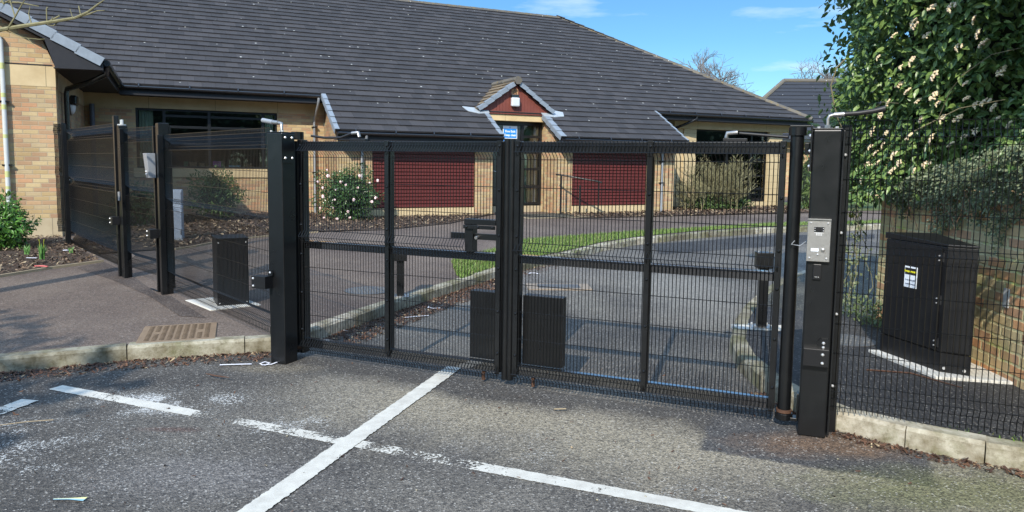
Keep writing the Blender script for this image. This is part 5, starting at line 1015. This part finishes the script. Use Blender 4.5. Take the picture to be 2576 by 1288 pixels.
for i, p in enumerate(q):
    if i == 0:
        mb = MB()
        for k in range(7): a = 2*pi*k/7; mb.ball((.022*cos(a), .022*sin(a), 0), .024, 6, 4, (1, 1, .5))
        mb.ball((0, 0, .008), .016, 6, 4); f0 = mb.build('flower', M['pinkflower'], t, smooth=True); f = f0
    else: f = f0.copy(); COL.objects.link(f); f.parent = t
    f.location = p; f.rotation_euler = (1.2+random.uniform(-.4, .4), random.uniform(-.4, .4), random.uniform(-.5, .5)); f.scale = [random.uniform(.5, 1.0)]*3
# shoots above it
tw = twig_tree((0, 0, .5), .55, .5, 10, 1, .008, M['twig'], 'shoots', t, seed=5); P = np.array([list(a) for a, d in tw]*3)+rng.normal(0, .06, (len(tw)*3, 3)); leaves('shoot_leaves', P, rng.normal(size=P.shape), .05, M['shrub2'], t, .5)
x, y = bl(-.15, -1.5); bush((x, y, .92), (.60, .50, .52), 2600, .085, M['shrub2'], 'loose dark green shrub under the long window, behind the left mesh fence', 'shrub', seed=4., ratio=.35, core=.5)
x, y = bl(-1.6, -2.2); bush((x, y, .70), (.5, .4, .45), 900, .085, M['camellia'], 'low dark shrub in the shaded corner, seen through the furthest left fence panel', 'shrub', seed=7., ratio=.35, core=.4)
bush((-7.86, 11.2, .60), (.47, .45, .44), 3400, .075, M['shrub'], 'bright green rounded bush at the left edge, in front of the buff gable wall', 'bush', seed=6., ratio=.42)
for dx, dy, sx in ((14.02-13.2, -.9, .7), (1.9, -.7, .55)):
    x, y = bl(13.2+dx, -.75); bush((x, y, .52), (sx, .4, .28), 1100, .08, M['shrub2'], ('low green undergrowth at the left foot of the bare twiggy shrub' if dx < 1 else 'low green undergrowth at the right foot of the bare twiggy shrub'), 'shrub', seed=dx, core=.55)
# bare twiggy shrub in front of the right-hand window
x, y = bl(14.15, -.75); t = empty('bare_shrub', (x, y, .28), TH, 'large leafless olive-brown twiggy shrub in front of the right-hand window', 'shrub')
for i in range(26): 
    rs = random.Random(i); a = rs.uniform(-.5, .5)
    twig_tree((rs.uniform(-.85, .85), rs.uniform(-.35, .35), 0), rs.uniform(.75, 1.05), .72, 5, 4, .022, M['twig'], 'branch', t, up_=.9, seed=i+30, sides=4, rk=.62, rmin=.004)
# conifer / shrub beyond the pillar
bush((9.7, 24.2, 1.15), (.42, .42, 1.22), 1800, .10, M['shrub2'], 'narrow olive conifer beyond the end of the building, seen between gate tube and pillar', 'conifer', 'tree', seed=9., ratio=.25)
bush((11.5, 24.5, 1.45), (1.25, 1.0, .85), 2200, .11, M['shrub2'], 'olive shrub beyond the driveway, seen right of the pillar', 'shrub', 'shrub', seed=11., ratio=.3)
# daffodils and loose bits on the near bed
def daff(p, n, h, label, bud=False):
    q = GT(*p, .16); t = empty('daffodil', q, 0, label, 'plant'); mb = MB(); r = random.Random(int(p[0]))
    for i in range(n):
        a = r.uniform(0, 2*pi); x, y = .035*cos(a)*r.random(), .035*sin(a)*r.random(); L = h*r.uniform(.7, 1.1); w = .008; lx, ly = r.gauss(0, .035), r.gauss(0, .035)
        mb.add([(x-w, y, 0), (x+w, y, 0), (x+lx*.4+w, y+ly*.4, L*.6), (x+lx*.4-w, y+ly*.4, L*.6), (x+lx, y+ly, L)], [(0,1,2,3), (3,2,4)])
    mb.build('leaves', M['daff'], t)
    if bud: mb = MB(); [mb.tube([(x, 0, 0), (x*1.3, 0, h*1.15), (x*1.6, 0, h*1.3)], [.004, .004, .008], 6) for x in (-.02, .025)]; mb.build('buds', M['ivy'], t, smooth=True)
daff((106, 652), 34, .21, 'clump of green daffodil leaves with pale buds on the left bark bed', True); daff((67, 640), 9, .16, 'thin dark clump of daffodil leaves near the left bush'); daff((178, 636), 5, .09, 'tiny daffodil shoots near the fence end on the left bed')
def litter(name, p, z, label, pts, r, m, ang=0, cat='litter', flat_=.25):
    q = GT(*p, z); t = MB(); t.tube(pts, r, 6); o = t.build(name, m, smooth=True); o.location = q; o.rotation_euler = (0, 0, ang); o.scale = (1, 1, flat_); return tag(o, label, cat)
wl = flat('white_strap', (.75, .75, .80), .5)
litter('white_strap', (590, 918), .006, 'straight white plastic strap lying in the gutter at the left kerb', [(-.11,-.02,.02),(0,0,.02),(.13,.02,.02)], .010, wl)
litter('white_strap', (670, 917), .006, 'curled white plastic strap beside the straight one in the left gutter', [(.07,.05,.03),(.04,-.01,.02),(-.02,-.03,.02),(-.05,.0,.03),(-.02,.03,.06),(.02,.02,.03),(0,-.04,.02)], .008, wl)
litter('white_strap', (852, 833), .01, 'looped white cable tie in the brown litter behind the left gate leaf', [(.09,-.01,.02),(.03,.03,.03),(-.06,.025,.04),(-.09,0,.03),(-.06,-.03,.02),(.0,-.035,.02)], .007, wl)
litter('white_strap', (1046, 797), .01, 'long thin white strap along the kerb behind the left gate leaf', [(-.13,-.07,.02),(0,0,.02),(.13,.06,.02)], .008, wl)
litter('white_strap', (1090, 775), .01, 'short hooked white strap near the kerb behind the left gate leaf', [(-.05,.05,.04),(-.06,.0,.03),(.0,-.03,.02),(.08,-.01,.02)], .008, wl)
litter('white_strap', (1340, 690), .01, 'white hooked strap by the kerb behind the right gate leaf', [(-.06,-.02,.03),(-.04,.05,.05),(.04,.05,.06),(.08,.01,.03)], .012, wl)
litter('plastic_scrap', (104, 672), .15, 'crumpled red and white scrap on the left bark bed', [(-.08,.0,.05),(0,.01,.06),(.09,-.01,.04)], [.03,.035,.02], flat('red_scrap', (.65,.16,.14), .5))
litter('plant_label', (82, 650), .16, 'white plastic plant label lying left of the daffodils', [(-.08,0,.03),(.06,0,.03)], .016, wl)
litter('paper_scrap', (165, 631), .17, 'small white scrap by the bed corner next to the fence', [(-.03,0,.03),(.03,.01,.04)], .025, wl)
litter('twig', (548, 953), .004, 'brown forked twig on the asphalt in front of the left gate post', [(-.11,.05,.03),(-.02,.0,.03),(.10,-.04,.03)], [.004,.007,.004], M['litter'], cat='twig', flat_=.8)
litter('twig', (62, 1070), .004, 'thin pale curved stalk on the asphalt at the left', [(-.13,-.05,.02),(0,.02,.02),(.14,.06,.02)], .0035, M['edging'], cat='twig', flat_=.8)
litter('twig', (1405, 1035), .004, 'pale broken splinter by the foot of the right pillar', [(-.03,0,.02),(.05,.01,.02)], .005, M['edging'], cat='twig', flat_=.8)
q = GT(175, 1257, .006); t = empty('wire_bundle', q, .05, 'small bundle of pale blue and yellow wire offcuts on the asphalt', 'wire')
for nm, m_, k0_ in (('blue_wires', flat('blue_wire', (.18,.35,.45), .4), 0), ('yellow_wires', flat('yellow_wire', (.5,.52,.25), .4), 5)):
    mb = MB()
    for i in range(5): o2 = (i+k0_-5)*.0022; mb.tube([(-.075, o2*.3, .004), (0, o2*.5, .005), (.075, o2*1.9, .004)], .0014, 4)
    mb.build(nm, m_, t)
mb = MB(); r = random.Random(3)
for i in range(14):
    p = GT(r.uniform(100, 2500), r.uniform(1040, 1280), .004); o = MB().ball((0,0,0), r.uniform(.004, .009), 7, 5, (1, .8, .55)).build('pebble', M['kerb'], smooth=True); o.location = p; o.rotation_euler = (0, 0, r.uniform(0, 3)); tag(o, 'small pale pebble lying loose on the asphalt', 'pebble', 'loose pebbles on the asphalt')
q = GT(2130, 1085+40, .004); 
# brown stick across the pavement by the cabinet
a = GT(2180, 930, .13); c = GT(2290, 938, .13); e = GT(2420, 975, .13); o = MB().tube([a, c, e], [.006,.006,.003], 5).build('fallen_stick', M['litter'], smooth=True); tag(o, 'long thin brown stick lying in front of the tall cabinet', 'stick')

# bare tree at the left, its trunk beyond the picture
t = empty('bare_tree', (-5.9, 7.6, .2), 0, 'bare branch with pale olive bark reaching in at the top left corner', 'tree')
o_ = Vector((-5.9, 7.6, .2)); MB().tube([(0,0,-.2),(.05,0,1.2),(.0,.05,2.4),(-.1,.1,3.8),(0,.2,5.4)], [.13,.11,.09,.06,.03], 8).build('trunk', M['twig'], t, smooth=True)
def br_(pts, r): return MB().tube([CO+_ray(*p[:2])*p[2]-o_ for p in pts], r, 6)
brs = [([(-150,120,6.6),(-40,88,6.4),(0,75,6.3),(60,65,6.2),(130,55,6.1),(190,45,6.0),(222,30,5.9),(245,12,5.85),(262,0,5.8)], [.03,.022,.018,.016,.014,.011,.009,.007,.004]), ([(190,45,6.0),(225,35,5.98),(245,27,5.95),(266,26,5.9)], [.007,.006,.004,.002]), ([(150,52,6.1),(134,65,6.1),(118,62,6.1)], [.006,.004,.002]), ([(118,57,6.12),(150,40,6.1),(148,36,6.1)], [.008,.006,.003]), ([(20,72,6.25),(38,42,6.2),(50,20,6.2),(62,0,6.15)], [.009,.007,.006,.004]), ([(38,42,6.2),(28,10,6.2),(24,-5,6.2)], [.006,.005,.003]), ([(118,55,6.12),(117,22,6.1),(120,18,6.1)], [.005,.005,.006]), ([(130,54,6.1),(132,42,6.1)], [.004,.003]), ([(183,45,6.0),(176,22,6.0)], [.004,.002]), ([(203,38,6.),(198,15,6.)], [.004,.005]), ([(80,62,6.2),(72,35,6.2),(76,15,6.2)], [.006,.004,.002]), ([(10,75,6.3),(60,95,6.25),(100,99,6.2),(113,98,6.2)], [.004,.003,.003,.002]), ([(70,97,6.2),(88,116,6.2),(100,124,6.2)], [.003,.002,.002]), ([(-60,-20,6.4),(0,5,6.35),(48,6,6.3),(98,16,6.25)], [.012,.009,.006,.003]), ([(0,50,6.3),(-30,20,6.3)], [.008,.012]), ([(-20,-40,6.3),(10,10,6.3),(25,0,6.3),(45,-20,6.3)],[.012,.008,.007,.005])]
mb = MB()
for p, r in brs: q = br_(p, r); mb.add(q.v, q.f)
mb.tube([(0,.05,2.4), CO+_ray(-150,120)*6.6-o_], [.06,.03], 6); mb.build('branches', M['twig'], t, smooth=True)
# bare trees far behind the roofs
for (x, y, h, sc_, sd, lab) in ((15.6, 60, 5.8, 1.12, 3, 'distant bare tree just above the hip of the main roof'), (25.9, 62, 7.2, 1.2, 8, 'distant bare tree above the neighbouring roof, beside the evergreen shrub'), (28.6, 61, 6.6, 1.15, 12, 'distant bare tree partly hidden by the evergreen shrub')):
    t = empty('bare_tree', (x, y, .1), 0, lab, 'tree', 'distant bare trees'); MB().tube([(0,0,0),(.1,0,2.6),(0,0,4.7)], [.28,.22,.16], 7).build('trunk', M['ftwig'], t, smooth=True)
    twig_tree((0, 0, 4.6), 3.35*sc_, .66, 14, 5, .10, M['ftwig'], 'crown', t, up_=.5, seed=sd, sides=3, minlen=.05, rk=.64, rmin=.012)

# ------------------------------------------------------------------ trees behind the viewer (they shade the forecourt and show in the window glass)
def evergreen(x, y, zc, r, n, label, seed):
    t = empty('evergreen_tree', (x, y, 0), 0, label, 'tree', 'evergreens across the road and added out of view at right'); MB().tube([(0,0,0),(.1,0,zc*.6),(0,.1,zc)], [.28,.2,.1], 8).build('trunk', M['bark'], t, smooth=True)
    P, u = blob_pts((0, 0, zc), r, n, .8, seed=seed); leaves('crown', P, u, .34, M['far_green'], t, .6, detail=False)
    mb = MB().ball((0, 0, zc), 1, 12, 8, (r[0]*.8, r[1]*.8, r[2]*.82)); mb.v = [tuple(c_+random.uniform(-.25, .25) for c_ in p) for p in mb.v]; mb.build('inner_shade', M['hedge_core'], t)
evergreen(-7.6, -3.2, 4.4, (2.2, 2.2, 2.6), 5200, 'dense evergreen tree across the road, nearest on the left', 1.)
evergreen(-1.5, -17, 5.2, (5.5, 3, 4.6), 4500, 'broad evergreen tree across the road, straight opposite the gate', 2.)
evergreen(9, -16, 5, (6, 3, 4.8), 4500, 'broad evergreen tree across the road, to the right', 3.)
evergreen(-13, -15, 5.5, (6, 3, 5.), 4500, 'broad evergreen tree across the road, far left', 4.)

evergreen(25, 15.5, 4.2, (5.5, 4, 4.2), 4000, 'evergreen tree added outside the right edge of the view to darken the right-hand window', 9.)  # this pair is added out of view so the right-hand window reflects dark
evergreen(33, 8, 4.6, (5.5, 4, 4.6), 4000, 'evergreen tree added outside the right edge of the view, further right than the other', 10.)
evergreen(4, -24, 8, (6, 3, 6), 4500, 'taller evergreen tree in the second row across the road, centre', 5.)
evergreen(-8, -25, 8, (6.5, 3, 6), 4500, 'taller evergreen tree in the second row across the road, left', 6.)
evergreen(17, -22, 7, (6.5, 3, 6), 4500, 'taller evergreen tree in the second row across the road, right', 7.)
evergreen(-22, -20, 7, (6.5, 3, 6), 4500, 'taller evergreen tree in the second row across the road, far left', 8.)

# ------------------------------------------------------------------ light
EL = R_(36); sx_, sy_ = .30, .954                      # the direction the light travels over the ground
w = bpy.data.worlds.new('World'); S.world = w; w.use_nodes = True; nt = w.node_tree; nt.nodes.clear()
out = nt.nodes.new('ShaderNodeOutputWorld'); bg = nt.nodes.new('ShaderNodeBackground'); sky = nt.nodes.new('ShaderNodeTexSky')
sky.sky_type = 'NISHITA'; sky.sun_disc = False; sky.sun_elevation = EL; sky.sun_rotation = math.atan2(-sx_, -sy_); sky.air_density = 1.0; sky.dust_density = .15; sky.ozone_density = 3.
tc = nt.nodes.new('ShaderNodeTexCoord'); mp = nt.nodes.new('ShaderNodeMapping'); mp.inputs['Scale'].default_value = (1, 1, 5.5); nz = nt.nodes.new('ShaderNodeTexNoise'); nz.inputs['Scale'].default_value = 3.2; nz.inputs['Detail'].default_value = 7; nz.inputs['Roughness'].default_value = .55
rm = nt.nodes.new('ShaderNodeMapRange'); rm.inputs[1].default_value = .54; rm.inputs[2].default_value = .74; rm.inputs[4].default_value = .65
mx = nt.nodes.new('ShaderNodeMix'); mx.data_type = 'RGBA'; mx.inputs[7].default_value = (4.2, 4.6, 5., 1)
L = nt.links.new; L(tc.outputs['Generated'], mp.inputs[0]); L(mp.outputs[0], nz.inputs['Vector']); L(nz.outputs[0], rm.inputs[0]); L(rm.outputs[0], mx.inputs[0]); gm = nt.nodes.new('ShaderNodeSeparateXYZ'); L(tc.outputs['Generated'], gm.inputs[0]); gr = nt.nodes.new('ShaderNodeMapRange'); gr.interpolation_type = 'SMOOTHSTEP'; gr.inputs[1].default_value = .20; gr.inputs[2].default_value = .62; L(gm.outputs[2], gr.inputs[0])
tn = nt.nodes.new('ShaderNodeMix'); tn.data_type = 'RGBA'; tn.inputs[6].default_value = (.22, .375, .485, 1); tn.inputs[7].default_value = (2.3, 2.1, 1.75, 1); L(gr.outputs[0], tn.inputs[0])
hz = nt.nodes.new('ShaderNodeMapRange'); hz.inputs[1].default_value = .02; hz.inputs[2].default_value = .16; L(gm.outputs[2], hz.inputs[0]); h2 = nt.nodes.new('ShaderNodeMix'); h2.data_type = 'RGBA'; h2.inputs[6].default_value = (.31, .44, .475, 1); h2.inputs[7].default_value = (.245, .395, .485, 1); L(hz.outputs[0], h2.inputs[0]); L(h2.outputs[2], tn.inputs[6])   # sky toned down to deep blue low down, unseen upper sky boosted for fill light
ml = nt.nodes.new('ShaderNodeMix'); ml.data_type = 'RGBA'; ml.blend_type = 'MULTIPLY'; ml.inputs[0].default_value = 1; L(sky.outputs[0], ml.inputs[6]); L(tn.outputs[2], ml.inputs[7]); L(ml.outputs[2], mx.inputs[6]); L(mx.outputs[2], bg.inputs[0]); L(bg.outputs[0], out.inputs[0])
bg.inputs[1].default_value = .15
sd = bpy.data.lights.new('sun', 'SUN'); sd.energy = 2.65; sd.angle = R_(.53); sd.color = (1, .93, .82); so = bpy.data.objects.new('sun', sd); COL.objects.link(so)
so.rotation_euler = Vector((sx_*cos(EL), sy_*cos(EL), -sin(EL))).to_track_quat('-Z', 'Y').to_euler(); so.location = (0, -20, 20)
S.view_settings.view_transform = 'Standard'; S.view_settings.look = 'None'; S.view_settings.exposure = 1.0; S.view_settings.gamma = 1
